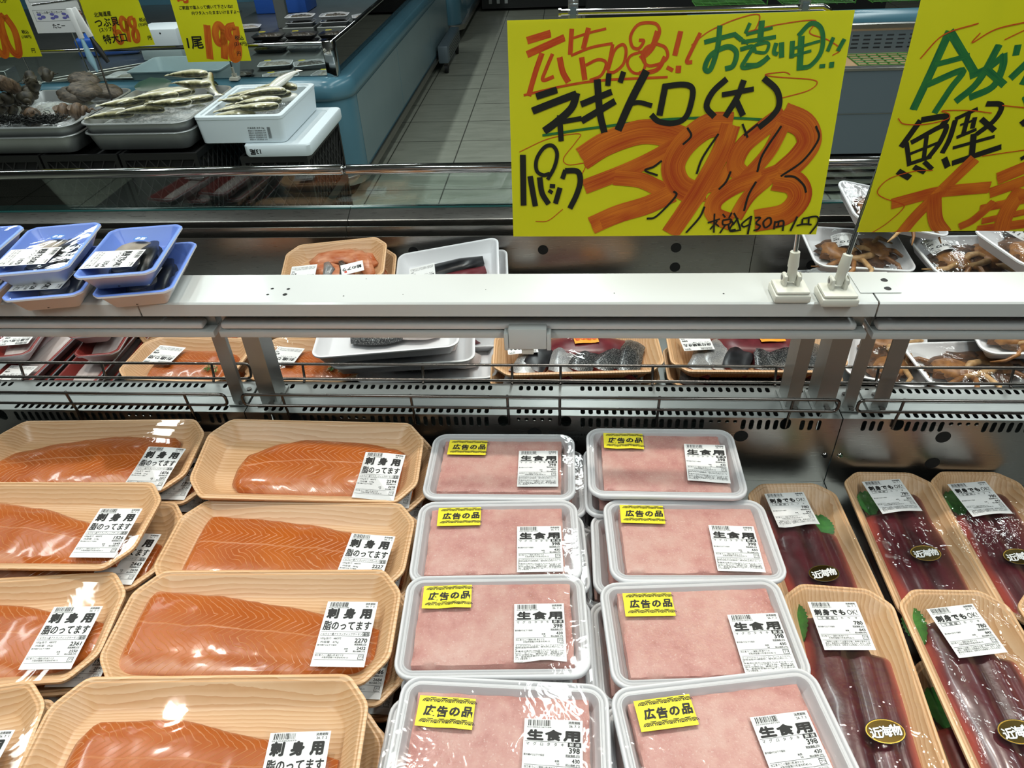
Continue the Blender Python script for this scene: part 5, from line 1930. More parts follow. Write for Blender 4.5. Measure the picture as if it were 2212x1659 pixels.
def stand(name, label, base, tip, bar=None, rodr=0.0032):
    """plastic foot with a hinged socket, a steel rod and, if given, a cross bar; base is the middle of the foot"""
    b = Vector(base)
    t = thing(name, label, 'sign stand', b, (0, 0, 0), 'plastic-footed sign stands')
    m = MB()
    m.rbox(-.0235, .0235, -.0205, .0205, 0, .0115, .003, 2)
    m.rbox(-.0215, .0215, -.0185, .0185, .0112, .0165, .003, 2)
    m.build('foot', 'plastic_ivory', t, 40)
    d = (Vector(tip) - b - Vector((0, 0.004, .030))).normalized()
    m = MB()
    for s in (-1, 1):
        m.rbox(s * .0085 - .0025, s * .0085 + .0025, -.004, .012, .0145, .031, .002, 2)
        m.tube([(s * .0108, .004, .026), (s * .0122, .004, .026)], [.0072, .0060], 16)
    hg = m.build('hinge', 'plastic_ivory', t, 40)
    m = MB().tube([(-.0121, .004, .026), (-.0128, .004, .026)], [.0036, .0030], 12)
    m.build('hinge_screw', 'wire_steel', hg, 40)
    o = Vector((0, .004, .026))
    m = MB().tube([o - d * .004, o + d * .014, o + d * .016, o + d * .036, o + d * .037], [.0062, .0062, .0072, .0062, .0045], 14)
    m.build('socket', 'plastic_ivory', t, 40)
    m = MB()
    path = [o + d * .030, Vector(tip) - b]
    if bar is not None:
        path = [o + d * .030, Vector(tip) - b - Vector((0, 0, .010)), Vector(tip) - b - Vector((.003, 0, .003)), Vector(tip) - b - Vector((.010, 0, 0)), Vector(bar) - b]
    m.tube(path, rodr, 12)
    if bar is not None:
        e = Vector(bar) - b
        m.tube([e, e - Vector((.003, 0, 0))], .0046, 12)
    m.build('rod', 'chrome', t, 60)
    return t


def clip(loc, label, tilt=0):
    t = thing('sign_clip', label, 'clip', loc, (radians(tilt), 0, 0), 'clear clips holding the papers')
    m = MB().rbox(-.0055, .0055, -.0045, -.0022, -.020, .012, .001, 2)
    m.rbox(-.0055, .0055, .0030, .0050, -.020, .012, .001, 2)
    m.tube([(-.0056, 0, .012), (.0056, 0, .012)], .0052, 14)
    m.build('clip_body', 'clip_clear', t, 40)
    MB().rbox(-.0034, .0034, -.0052, -.0046, -.012, .006, .0004, 1).build('pad', 'grey_panel', t)
    return t


wave1 = lambda x, y: 0.0022 * sin(x * 9 + 1) + 0.0012 * sin(y * 22 + x * 14)
paper_sign('big yellow paper, orange 398 for minced tuna, hung over the white shelf', .368, .242, (.115, .8513, 1.273), (radians(81.75), 0, 0), STROKES_BIG, wave1)
wave2 = lambda x, y: 0.006 * sin((y + .12) * 9) * (1 - x * 2) - 0.010 * max(0, (-y - .06) / .09) ** 2 * max(0, .6 - x * 2) + 0.0015 * sin(x * 30)
paper_sign('yellow paper with green and black brush lettering and big red strokes, cut by frame', .368, .262, (.536, .845, 1.2805), (radians(88.3), 0, 0), STROKES_NEXT, wave2)
stand('sign_stand', 'plastic-footed steel stand carrying the big 398 paper, cross bar above it', (.2925, .8635, 1.0501), (.280, .884, 1.394), (-.010, .884, 1.3965))
stand('sign_stand', 'plastic-footed stand with rod leaning right, behind the paper with red strokes', (.3500, .8535, 1.0501), (.392, .892, 1.396))
clip((.003, .8825, 1.3965), 'clear clip at the left end of the bar over the big 398 paper')
clip((.250, .8825, 1.3945), 'clear clip at the right end of the bar over the big 398 paper')
clip((.428, .8500, 1.4020), 'clear clip on the top edge of the paper with big red strokes')
# ------------------------------------------------------------------ aisle and the second island
# blue island: rounded box, chrome bumper, glass guard with rails
def island():
    x0, x1, y0, y1 = -5.6, -1.10, 3.70, 7.35
    cx, cy, a, b = (x0 + x1) / 2, (y0 + y1) / 2, (x1 - x0) / 2, (y1 - y0) / 2
    t = thing('island_freezer', 'blue rounded island case with glass guard across the aisle', 'display case', (cx, cy, 0))
    out = lambda i, r=.14: roundrect(a - i, b - i, max(.02, r - i), 8)
    ring = lambda i, z: [(x, y, z) for x, y in out(i)]
    MB().loft([ring(.10, 0), ring(.10, .085)], 0, True, True).build('kick_plate', 'black_plastic', t)
    MB().loft([ring(.02, .085), ring(.002, .088), ring(0, .100), ring(0, .128), ring(.004, .136), ring(.02, .138)], 0, False, False).build('bumper', 'stainless', t, 40)
    MB().loft([ring(.10, .085), ring(.012, .086), ring(.012, .53)], 0, False, False).build('body', 'island_blue', t, 40)
    lip = [(.012, .530), (.002, .535), (-.006, .555), (-.006, .590), (.004, .618), (.022, .634), (.045, .640), (.085, .640), (.098, .632), (.100, .46)]
    MB().loft([ring(i, z) for i, z in lip], 0, False, False).build('lip', 'island_blue', t, 50)
    MB().loft([ring(.100, .46), ring(.101, .461)], 0, False, True).build('deck', 'stainless_dull', t)
    p = MB().box(a - .0125, a - .0095, -b + .17, b - .2, .150, .522)
    p.build('side_panel', 'island_side', t)
    g = MB().box(-a + .1, a - .10, -b + .068, -b + .074, .640, .786)
    g.build('front_glass', 'glass_pane', t)
    MB().box(a - .074, a - .068, -b + .10, b - .1, .640, .786).build('side_glass', 'glass_pane', t)
    MB().rbox(-a + .1, a - .078, -b + .060, -b + .082, .784, .800, .004, 2).build('front_rail', 'chrome', t, 40)
    MB().rbox(a - .082, a - .060, -b + .082, b - .1, .784, .800, .004, 2).build('side_rail', 'chrome', t, 40)
    c = MB().rbox(a - .112, a - .058, -b + .056, -b + .066, .640, .803, .004, 2)
    c.rbox(a - .066, a - .056, -b + .062, -b + .115, .640, .803, .004, 2)
    c.build('corner_post', 'chrome', t, 40)
    for yy in (-b + 1.25, -b + 2.5):
        MB().box(a - .0128, a - .0090, yy, yy + .004, .150, .522).build('panel_seam', 'island_blue', t)


island()

# second blue island further down the aisle
x0, x1, y0, y1 = -4.0, -1.02, 7.55, 10.5
cx, cy, a, b = (x0 + x1) / 2, (y0 + y1) / 2, (x1 - x0) / 2, (y1 - y0) / 2
t = thing('island_freezer', 'far blue island case, only its corner showing behind the nearer one', 'display case', (cx, cy, 0))
ring = lambda i, z: [(x, y, z) for x, y in roundrect(a - i, b - i, max(.02, .14 - i), 8)]
MB().loft([ring(.10, 0), ring(.10, .10)], 0, True, True).build('kick_plate', 'black_plastic', t)
MB().loft([ring(.04, .10), ring(0, .105), ring(0, .150), ring(.04, .155)]).build('bumper', 'stainless', t, 40)
MB().loft([ring(.03, .15), ring(.03, .60), ring(.02, .66), ring(.06, .70), ring(.12, .70)], 0, False, True).build('body', 'island_blue', t, 50)

# wheeled grey unit between the two islands
t = thing('wheeled_base', 'grey louvred unit on black castors beside the blue island', 'cart', (-1.035, 6.75, 0))
MB().rbox(-.055, .03, -.38, .40, .085, .22, .01, 2).build('housing', 'grey_panel', t, 40)
m = MB()
for i in range(5):
    m.box(.0302, .034, -.30, .34, .105 + i * .020, .115 + i * .020)
m.build('louvre', 'stainless_dull', t)
for yy in (-.33, .35):
    c = MB().tube([(-.012, yy, .040), (.014, yy, .040)], .0395, 16).build('castor', 'rubber_black', t, 50)
    MB().rbox(-.018, .020, yy - .022, yy + .022, .060, .0848, .003, 1).build('castor_fork', 'wire_steel', c, 40)

# dark fixtures closing the aisle
t = thing('dark_cabinet', 'black cabinet at the far end of the aisle', 'cabinet', (-.3, 9.4, 0))
MB().box(-.7, 1.1, -.3, .3, .03, 1.3).build('body', 'black_plastic', t)
for i in range(3):
    MB().box(-.62 + i * .09, -.585 + i * .09, -.306, -.300, .08, 1.25).build('reflection_strip', 'chrome', t)  # bright strips put in for upright white reflections
t = thing('dark_cabinet', 'black cabinet behind the bar of the big 398 paper', 'cabinet', (.75, 6.6, 0))
MB().box(-.62, 1.6, -.4, .4, .0, 1.25).build('body', 'black_plastic', t)
MB().box(-.60, 1.58, -.404, -.400, .60, .62).build('trim', 'stainless', t)

# vegetable case on the right
t = thing('produce_case', 'grey fronted case with wooden deck and slotted steel back, beyond the showcase', 'display case', (2.1, 3.75, 0))
MB().rbox(-1.5, 1.6, 0, .03, .205, .612, .004, 1).build('front_panel', 'grey_panel', t, 40)
MB().box(-1.5, 1.6, -.002, 0, .405, .409).build('panel_seam', 'stainless_dull', t)
MB().rbox(-1.5, 1.6, -.006, .036, .606, .622, .003, 1).build('front_trim', 'stainless', t, 40)
for i in range(5):
    MB().rbox(-1.5, 1.6, -.030 + .004 * i, .03, .020 + i * .037, .046 + i * .037, .005, 2).build('base_louvre', 'stainless', t, 40)
MB().box(-1.5, 1.6, .03, 1.1, .02, .59).build('body', 'black_plastic', t)
MB().box(-1.49, 1.59, .03, .345, .590, .606).build('deck', 'deck_wood', t)
hol = [[(-1.44 + i * .056 + u, .026 + j * .019 + v) for u, v in ((-.017, -.004), (.017, -.004), (.017, .004), (-.017, .004))] for i in range(53) for j in range(4)]
m = MB().plate([(-1.5, 0), (1.6, 0), (1.6, .105), (-1.5, .105)], hol, (0, .345, .606), (1, 0, 0), (0, 0, 1), .003)
m.build('slotted_back', 'grey_panel', t)
MB().loft([[(x, y, z) for y, z in ((.345, .711), (.338, .722), (.338, .742), (.35, .746), (.50, .748), (.50, .711))] for x in (-1.5, 1.6)], 0, True, True).build('back_trim', 'stainless', t)
MB().loft([[(x, .42 + .055 * cos(an), .742 + .055 * sin(an)) for an in [pi * k / 10 for k in range(11)]] for x in (-1.5, 1.6)], 0, True, True).build('blue_bumper', 'island_blue', t, 50)


def basket(loc, w, d, h, label, nx=8, ny=5, back=True):
    t = thing('wire_basket', label, 'wire basket', loc, (0, 0, 0), 'green wire racks on the vegetable case')
    m = MB()
    for i in range(nx + 1):
        x = -w / 2 + w * i / nx
        m.tube([(x, -d / 2, 0), (x, d / 2, 0), (x, d / 2 + .005, h)] if back else [(x, -d / 2, 0), (x, d / 2, 0)], .0028, 6)
    m.build('long_wire', 'wire_green', t, 60)
    m = MB()
    for j in range(ny + 1):
        y = -d / 2 + d * j / ny
        m.tube([(-w / 2, y, .0045), (w / 2, y, .0045)], .0028, 6)
    if back:
        for k in (.4, .8):
            m.tube([(-w / 2, d / 2 + .004, h * k), (w / 2, d / 2 + .004, h * k)], .0028, 6)
    m.build('cross_wire', 'wire_green', t, 60)
    t2 = MB()
    t2.tube([(w / 2, -d / 2, 0), (w / 2, -d / 2, h), (w / 2, d / 2, h), (w / 2, d / 2, 0)], .0032, 6)
    if back:
        t2.build('side_loop', 'wire_green', t, 60)


basket((1.60, 3.94, .609), .40, .22, .10, 'green wire rack lying on the wooden deck', back=False)
basket((1.90, 3.94, .609), .18, .22, .17, 'green wire rack with tall loops on the deck, half behind the right paper')
for i, x in enumerate((.85, 1.30, 1.75)):
    basket((x, 4.42, .800), .36, .20, .12, ('green wire basket on the ledge left of the little yellow sign', 'green wire basket on the ledge behind the right clip', 'green wire basket on the ledge at the right')[i])
m = lump('plastic_bag', [(-.07, 0, .03), (0, .01, .045), (.08, 0, .03)], .05, 71, 'film_loose', .9)
o = place('plastic_bag', m, (), None, (1.80, 3.95, .72))
tag(o, 'crumpled clear plastic bag on the green wire rack', 'bag')


def digits(mb, s, x, y, size, w, mat=0, warp=lambda a, b: 0, slant=.18, wide=.5):
    """fat brush figures"""
    G = {'0': [(.5, 1, .15, .85, .1, .3, .35, 0, .65, .05, .8, .6, .5, 1)], '1': [(.55, 1, .35, 0)], '4': [(.35, 1, .1, .4, .85, .4), (.7, .75, .55, 0)], '9': [(.8, .85, .5, 1, .2, .8, .25, .5, .6, .5, .8, .85), (.8, .85, .5, 0)], '6': [(.6, 1, .15, .4, .3, 0, .7, .1, .65, .45, .25, .4)], '8': [(.75, .95, .3, .9, .25, .65, .7, .4, .6, .05, .25, .0, .25, .3, .7, .65, .75, .95)], '7': [(.1, .95, .8, .95, .4, 0)]}
    for i, ch in enumerate(s):
        for g in G[ch]:
            pts = []
            for k in range(0, len(g), 2):
                pts += [x + (i * .82 + g[k] + slant * g[k + 1]) * size * wide, y + g[k + 1] * size]
            stroke(mb, pts, w, .0006 + i * .0001, mat, warp)


def small_sign(label, w, h, loc, rotz, tilt, figures, fx, fy, fs, fw, black, red=()):
    wp = lambda x, y: .0015 * sin(x * 14)

    def o(m):
        digits(m, figures, fx, fy, fs, fw, 0, wp)

    def b(m):
        for s, x, y, q in black:
            text(m, s, x, y, q, 0, .03, z=.0009, warp=wp, shear=.1)

    def r(m):
        for s, x, y, q in red:
            text(m, s, x, y, q, 0, .045, z=.0009, warp=wp)
    return paper_sign(label, w, h, loc, (radians(90), radians(tilt), radians(rotz)), (), wp, {'o': o, 'b': b, 'r': r}, nx=8, ny=6)


small_sign('yellow paper with orange 198 above the foam box of fish', .318, .36, (-1.699, 3.655, .927), 0, 0, '198', -.070, -.168, .150, .034,
           [('あゆ', -.060, .100, .075), ('ご家庭で塩ふって焼いて下さいね!!', -.130, .052, .017), ('内ワタ入ったままいけますよ〜!!', -.075, .028, .017), ('1尾', -.150, -.115, .062), ('税込', .105, -.085, .022), ('(214円)', .095, -.110, .020), ('円', .095, -.155, .022)], [('旬', -.140, .085, .075)])
small_sign('yellow paper with orange 698 behind the tongs', .290, .36, (-2.145, 3.640, 1.003), 0, -4, '698', -.045, -.155, .105, .018,
           [('北海道産', -.100, -.035, .022), ('つぶ貝', -.115, -.078, .042), ('(スリブ)', -.105, -.100, .020), ('特大口', -.105, -.150, .042), ('税込', .112, -.075, .018), ('(753円)', .098, -.095, .016), ('円', .120, -.155, .020)], [('499', .0, .035, .085)])
small_sign('yellow paper with orange 00 figures at the upper left corner', .250, .36, (-2.712, 3.655, .973), 0, 0, '400', -.180, -.165, .170, .034,
           [('税込', .070, -.075, .018), ('(108円)', .060, -.095, .016), ('円', .080, -.160, .022), ('是…しが', -.02, .06, .02)])
small_sign('little yellow paper with red figures behind the bar of the big paper', .16, .14, (.905, 4.60, .975), 0, 0, '198', -.055, -.062, .060, .016, [('円', .055, -.062, .016)])

t = thing('poster', 'white printed poster with brown octopus pictures between yellow papers', 'poster', (-2.43, 3.668, 1.043), (radians(90), 0, 0))
m = MB()
sheet(m, .285, .300, None, 0, 4, 4)
m.build('paper', 'card_white', t)
m = MB()
text(m, 'たこー', -.055, -.128, .022, 0, .04, z=.0006)
for i, s in enumerate(('部位の名前', '生だこの食べ方いろいろ')):
    text(m, s, -.110, .01 - i * .075, .012, 0, .02, z=.0006)
for (a0, b0, c0, d0) in ((-.125, .125, -.098, -.050), (-.125, .125, -.015, .140)):
    for q in ((a0, b0, c0, c0 + .001), (a0, b0, d0, d0 + .001), (a0, a0 + .001, c0, d0), (b0, b0 + .001, c0, d0)):
        rect(m, *q, 0, .0006)
m.build('lettering', 'ink_black', t)
m = MB()
for x, y, s in ((-.10, .09, .03), (-.085, .06, .025), (.045, .085, .022), (.10, -.072, .02)):
    for k in range(5):
        an = k * 1.25
        m.disc((x + s * .6 * cos(an), y + s * .6 * sin(an), .0006 + k * 1e-5), s * .5, (0, 0, 1), 10, 0, s * .3)
m.build('octopus_picture', 'octopus_brown', t)
m = MB()
for x in (-.095, -.03, .03):
    for k in range(4):
        m.disc((x + .012 * cos(k * 2), -.078 + .010 * sin(k * 2), .0006 + k * 1e-5), .012, (0, 0, 1), 8, 0, .006)
m.build('dish_picture', 'ink_violet', t)

stand('sign_stand', 'plastic-footed stand on the blue lip carrying the poster', (-2.43, 3.735, .6406), (-2.43, 3.690, 1.10), None, .004)
stand('sign_stand', 'plastic-footed stand on the blue lip carrying the 00 paper', (-2.74, 3.735, .6404), (-2.74, 3.690, 1.05), None, .004)
stand('sign_stand', 'plastic-footed stand on the blue lip carrying the 198 paper', (-1.68, 3.735, .6404), (-1.68, 3.690, 1.02), None, .004)

# tongs hanging from a bent rod that stands in the shell tray
t = thing('hook_rod', 'thin steel rod with cross bar rising from the shell tray', 'rod', (-2.05, 3.24, .68))
MB().tube([(0, 0, 0), (.01, 0, .40), (.012, -.01, .42)], .004, 8).build('upright_rod', 'wire_steel', t, 60)
MB().tube([(-.19, -.012, .400), (.21, -.012, .430)], .004, 8).build('cross_bar', 'chrome', t, 60)
t = thing('tongs', 'serving tongs with white handles hanging from the thin rod', 'tongs', (-2.075, 3.208, 1.067))
MB().rbox(-.012, .012, -.006, .006, -.118, .0, .004, 2, 0, Matrix.Rotation(radians(-5), 4, 'Y')).build('handle', 'card_white', t, 40)
MB().rbox(-.012, .012, -.006, .006, -.118, .0, .004, 2, 0, Matrix.Translation((.016, .008, 0)) @ Matrix.Rotation(radians(-16), 4, 'Y')).build('handle', 'card_white', t, 40)
simple('plastic_blue_pale', '8fb4c4', 0.3)
MB().tube([(.010, 0, -.115), (.012, 0, -.150), (.018, 0, -.200), (.026, 0, -.250)], [.006, .010, .016, .005], 10).build('jaw', 'plastic_blue_pale', t, 60)
MB().tube([(.046, .008, -.112), (.062, .008, -.160), (.085, .008, -.215)], [.006, .014, .008], 10).build('jaw', 'black_plastic', t, 60)


# ---- black lattice crates
def crate(loc, w, d, h, label):
    t = thing('lattice_crate', label, 'crate', loc, (0, 0, 0), 'black lattice crates under the fish trays')
    m = MB()
    for z0, z1 in ((0, .022), (h - .026, h)):
        m.box(-w / 2, w / 2, -d / 2, -d / 2 + .012, z0, z1)
        m.box(-w / 2, w / 2, d / 2 - .012, d / 2, z0, z1)
        m.box(-w / 2, -w / 2 + .012, -d / 2 + .012, d / 2 - .012, z0, z1)
        m.box(w / 2 - .012, w / 2, -d / 2 + .012, d / 2 - .012, z0, z1)
    for sx in (-1, 1):
        for sy in (-1, 1):
            m.box(sx * w / 2 - (.018 if sx > 0 else 0), sx * w / 2 + (.018 if sx < 0 else 0), sy * d / 2 - (.018 if sy > 0 else 0), sy * d / 2 + (.018 if sy < 0 else 0), .022, h - .026)
    m.box(-w / 2 + .012, w / 2 - .012, -d / 2 + .012, d / 2 - .012, .004, .012)
    m.build('frame', 'black_plastic', t)
    m = MB()
    hh = h - .048

    def lat(o, u, L):
        o, u = Vector(o), Vector(u)
        up = Vector((0, 0, 1))
        n = int(L / .045)
        nn = u.cross(up)
        for i in range(-n, n + 1):
            for s in (1, -1):
                a0 = i * L / n
                a1 = a0 + s * hh * .62
                t0, t1 = 0.0, 1.0
                if a1 != a0:
                    for lim in (0, L):
                        q = (lim - a0) / (a1 - a0)
                        if (a0 < 0 and lim == 0) or (a0 > L and lim == L):
                            t0 = max(t0, q)
                        elif 0 < q < 1 and ((a1 < 0 and lim == 0) or (a1 > L and lim == L)):
                            t1 = min(t1, q)
                if t0 >= t1 or (a0 <= 0 and s < 0) or (a0 >= L and s > 0):
                    continue
                p, q = o + u * (a0 + (a1 - a0) * t0) + up * hh * t0, o + u * (a0 + (a1 - a0) * t1) + up * hh * t1
                m.tube([p + nn * .001 * s, q + nn * .001 * s], .0028, 4)
    lat((w / 2 - .006, -d / 2 + .012, .022), (0, 1, 0), d - .024)
    lat((-w / 2 + .012, -d / 2 + .006, .022), (1, 0, 0), w - .024)
    m.build('lattice', 'lattice_grey', t)
    MB().box(-w / 2 + .014, w / 2 - .014, -d / 2 + .014, d / 2 - .014, .013, h - .028).build('dark_fill', 'dark_gap', t)  # solid black box added in place of the shade inside the crate


simple('lattice_grey', '2b2a2a', 0.4)
for i, z in enumerate((0.0005, .2665)):
    crate((-1.235, 3.17, z), .290, .50, .266, 'black lattice crate under the foam lid, %s of two' % ('lower', 'upper')[i])
for x in (-1.68, -2.02, -2.36):
    k = {-1.68: 'nearest the foam box', -2.02: 'in the middle under the metal trays', -2.36: 'at the left under the shell tray'}[x]
    for i, z in enumerate((.0005, .2920)):
        crate((x, 3.11, z), .330, .56, .2912, 'black lattice crate %s, %s of two' % (k, ('lower', 'upper')[i]))

# ---- foam boxes
t = thing('foam_box', 'white foam box heaped with small silvery fish', 'box', (-1.348, 3.165, .5865))
w, d, h = .372, .485, .113
rr_ = lambda i, z, r=.02: [(x, y, z) for x, y in roundrect(w / 2 - i, d / 2 - i, r, 3)]
MB().loft([rr_(.012, 0), rr_(.008, .003), rr_(.002, h - .022), rr_(.002, h - .016), rr_(0, h - .014), rr_(0, h - .003), rr_(.003, h), rr_(.018, h), rr_(.020, h - .006), rr_(.028, h - .008), rr_(.030, .03)], 0, True, True).build('box', 'foam_box', t, 40)
m = MB()
text(m, '北海道産 あゆ 2kg', .03, .060, .009, 0, .02)
for i in range(5):
    text(m, '養殖あゆ 琵琶湖漁協 出荷', .03, .050 - i * .009, .0065, 0, .02, .075)
bars(m, .112, .126, .020, .066, 3, 0, None, 0)
m.build('printed_mark', 'ink_black', t, None, (0, -d / 2 + .0012, 0), (radians(88), 0, 0))
t = thing('foam_cover', 'white foam lid stamped 13 lying under the foam box', 'lid', (-1.206, 3.165, .5342))
w, d, h = .282, .52, .0515
MB().loft([rr_(.010, 0), rr_(.004, .002), rr_(0, .012), rr_(0, h - .005), rr_(.004, h), rr_(.05, h), rr_(.052, h - .003)], 0, True, True).build('lid', 'foam_box', t, 40)
m = MB()
text(m, '13尾', -.03, .0, .026, 0, .05)
m.build('stamped_number', 'ink_black', t, None, (-.095, -d / 2 - .0004, .034), (radians(90), radians(180), 0))

# ---- metal trays
def metal_tray(loc, w, d, h, label, yaw=0):
    t = thing('metal_tray', label, 'metal tray', loc, (0, 0, radians(yaw)), 'worn aluminium trays on the black crates')
    rg = lambda i, z: [(x, y, z) for x, y in roundrect(w / 2 - i, d / 2 - i, max(.03, .065 - i), 8)]
    MB().loft([rg(.035, 0), rg(.030, .003), rg(.008, h - .006), rg(0, h - .006), rg(-.002, h - .003), rg(0, h), rg(.008, h), rg(.011, h - .004), rg(.032, .006), rg(.040, .003)], 0, True, True).build('tray', 'tray_steel', t, 50)
    return t


ZT0 = .5845
metal_tray((-1.765, 3.125, ZT0 + .040), .462, .55, .076, 'aluminium tray of ice and small fish, on top of another')
metal_tray((-1.765, 3.125, ZT0), .462, .55, .076, 'lower aluminium tray under the fish tray')
metal_tray((-2.262, 3.110, ZT0 + .040), .500, .57, .076, 'aluminium tray of shells and seaweed, on top of another')
metal_tray((-2.262, 3.110, ZT0), .500, .57, .076, 'lower aluminium tray under the shell tray')


def heap(name, label, cat, loc, w, d, base, amp, mat, seed, sc=9.0, nx=26, ny=26):
    vs = []
    for j in range(ny + 1):
        for i in range(nx + 1):
            u, v = i / nx - .5, j / ny - .5
            e = max(0, 1 - (2 * max(abs(u), abs(v))) ** 6)
            z = base + amp * e * (.5 + .5 * noise.noise(Vector((u * sc, v * sc, seed)))) + .010 * e * noise.noise(Vector((u * 34, v * 34, seed)))
            vs.append((u * w, v * d, z))
    n = len(vs)
    fs = [(j * (nx + 1) + i, j * (nx + 1) + i + 1, (j + 1) * (nx + 1) + i + 1, (j + 1) * (nx + 1) + i) for j in range(ny) for i in range(nx)]
    m = MB().add(vs, fs)
    o = place(name, m.mesh(name, 35), mat, None, loc)
    return tag(o, label, cat, None, 'stuff')


heap('crushed_ice', 'crushed ice under the small fish in the aluminium tray', 'ice', (-1.765, 3.125, ZT0 + .050), .390, .475, .030, .022, 'crushed_ice', 1)
heap('crushed_ice', 'crushed ice under the small fish in the foam box', 'ice', (-1.348, 3.165, .620), .300, .410, .012, .030, 'crushed_ice', 2)
heap('crushed_ice', 'wet crushed ice between the shells in the aluminium tray', 'ice', (-2.262, 3.110, ZT0 + .050), .425, .490, .022, .030, 'crushed_ice', 3)
sw = MB()
r = random.Random(9)
for _ in range(520):
    x, y = r.uniform(-.16, .16), r.uniform(.0, .050)
    p = Vector((x, y, r.uniform(.0, .02)))
    pts = [p]
    for k in range(3):
        p = p + Vector((r.uniform(-.022, .022), r.uniform(-.012, .012), r.uniform(-.004, .012)))
        pts.append(p)
    sw.tube(pts, .0016, 3)
o = place('seaweed', sw.mesh('seaweed', 180), 'seaweed', None, (-2.262, 2.905, ZT0 + .102))
tag(o, 'black stringy seaweed along the front of the shell tray', 'seaweed', None, 'stuff')


# ---- small fish, one by one
def small_fish(name, bend, seed):
    L = .192
    prof = [(0, .004, .004), (.03, .011, .010), (.08, .016, .013), (.2, .021, .015), (.4, .023, .016), (.6, .020, .013), (.8, .013, .008), (.9, .0085, .004), (.93, .0085, .002), (1.0, .020, .0012)]
    rings, uv, n = [], [], 14
    for t, a, b in prof:
        x = L * (t - .5)
        yb = bend * ((t - .5) ** 2 * 4 - .3)
        ring = []
        for j in range(n):
            q = 2 * pi * j / n
            ring.append((x, yb + a * 1.2 * cos(q), .017 + b * 1.15 * sin(q)))
            uv.append((t, .5 + .5 * cos(q)))
        rings.append(ring)
    mb = MB()
    mb.loft(rings, 0, True, True, True, uv)
    for (x, y, fx, fy) in ((-.02, .020, .03, .016), (.045, -.018, .024, -.010), (-.03, -.020, .020, -.009)):
        yb = bend * ((x / L) ** 2 * 4 - .3)
        mb.add([(x, yb + y, .016), (x + fx, yb + y * .9, .016), (x + fx * .9, yb + y + fy, .017)], [(0, 1, 2), (2, 1, 0)], 1)
    for s in (1,):
        mb.disc((-.5 * L + .017, bend * .55 + .003, .016 + .0100 * s), .0030, (0, 0, s), 10, 2)
    me = mb.mesh(name, 60)
    for k in ('ayu_skin', 'seafood_green', 'rubber_black'):
        me.materials.append(M[k])
    return me


AYU = [small_fish('sweetfish', .012, 1), small_fish('sweetfish', -.010, 2), small_fish('sweetfish', .028, 3)]


def fish(i, loc, yaw, label, group, roll=0, pitch=0):
    o = place('sweetfish', AYU[i % 3], (), None, loc, (radians(roll), radians(pitch), radians(yaw)))
    return tag(o, label, 'fish', group)


zf = ZT0 + .092
TF = [(-1.90, 2.955, 16), (-1.855, 2.985, 24), (-1.755, 2.955, 10), (-1.700, 2.985, 14), (-1.640, 2.960, 6), (-1.880, 3.040, 30), (-1.780, 3.055, 20), (-1.690, 3.070, 16), (-1.860, 3.120, 22), (-1.745, 3.135, 12), (-1.640, 3.150, 18), (-1.850, 3.200, 12), (-1.740, 3.225, 4), (-1.660, 3.240, -12), (-1.820, 3.290, 6), (-1.700, 3.310, 2)]
for i, (x, y, yaw) in enumerate(TF):
    fish(i, (x, y, zf + .012 + .030 * (i % 2)), yaw + 180, 'small silvery fish lying on ice in the aluminium tray', 'sweetfish in the aluminium tray', 180 if i in (5, 11) else 0)
fish(2, (-1.600, 3.290, zf + .030), -60, 'small fish standing up at the back corner of the aluminium tray', 'sweetfish in the aluminium tray', 0, 16)
zf = .650
BF = [(-1.400, 3.005, 8), (-1.296, 3.005, 4), (-1.398, 3.062, 12), (-1.300, 3.065, 10), (-1.400, 3.120, 6), (-1.296, 3.128, 14), (-1.396, 3.178, 10), (-1.300, 3.190, 2), (-1.400, 3.238, 4), (-1.300, 3.255, 12), (-1.396, 3.300, 8), (-1.300, 3.315, -4)]
for i, (x, y, yaw) in enumerate(BF):
    fish(i, (x, y, zf + .014 + .030 * (i % 2)), yaw + 180, 'small silvery fish heaped in the white foam box', 'sweetfish in the foam box', 180 if i in (9,) else 0)
fish(1, (-1.262, 3.300, zf + .062), 62, 'small fish with raised tail at the back corner of the foam box', 'sweetfish in the foam box', 0, -12)
LF = leaf_mesh('leaf_divider', .16, .07, 3)
for x, y, z, yaw, lab in ((-1.975, 3.325, .716, 35, 'dark green plastic leaf at the back left of the fish tray'), (-1.600, 3.360, .718, 150, 'dark green plastic leaf between fish tray and foam box')):
    tag(place('leaf_divider', LF, 'leaf_dark', None, (x, y, z), (radians(50), 0, radians(yaw))), lab, 'leaf')


# ---- shells
def spiral_shell(name, L, R, turns, mat, seed, knob=0.0):
    rings, n = [], 12
    m = 12 * turns
    mb = MB()
    for i in range(m + 1):
        t = i / m
        q = 2 * pi * turns * t
        rad = R * (t ** 1.25)
        tube = max(.0015, R * .62 * (t ** 1.2))
        c = Vector((L * (1 - t) ** 1.0 * (1 - .12 * t), 0, 0)) + Vector((0, cos(q), sin(q))) * rad * .5
        k = 1 + knob * max(0, sin(q * 3))
        rings.append([c + Vector((cos(2 * pi * j / n) * 1.1, sin(2 * pi * j / n) * cos(q), sin(2 * pi * j / n) * sin(q))) * tube * k for j in range(n)])
    mb.loft(rings, 0, True, True)
    me = mb.mesh(name, 60)
    me.materials.append(M[mat])
    return me


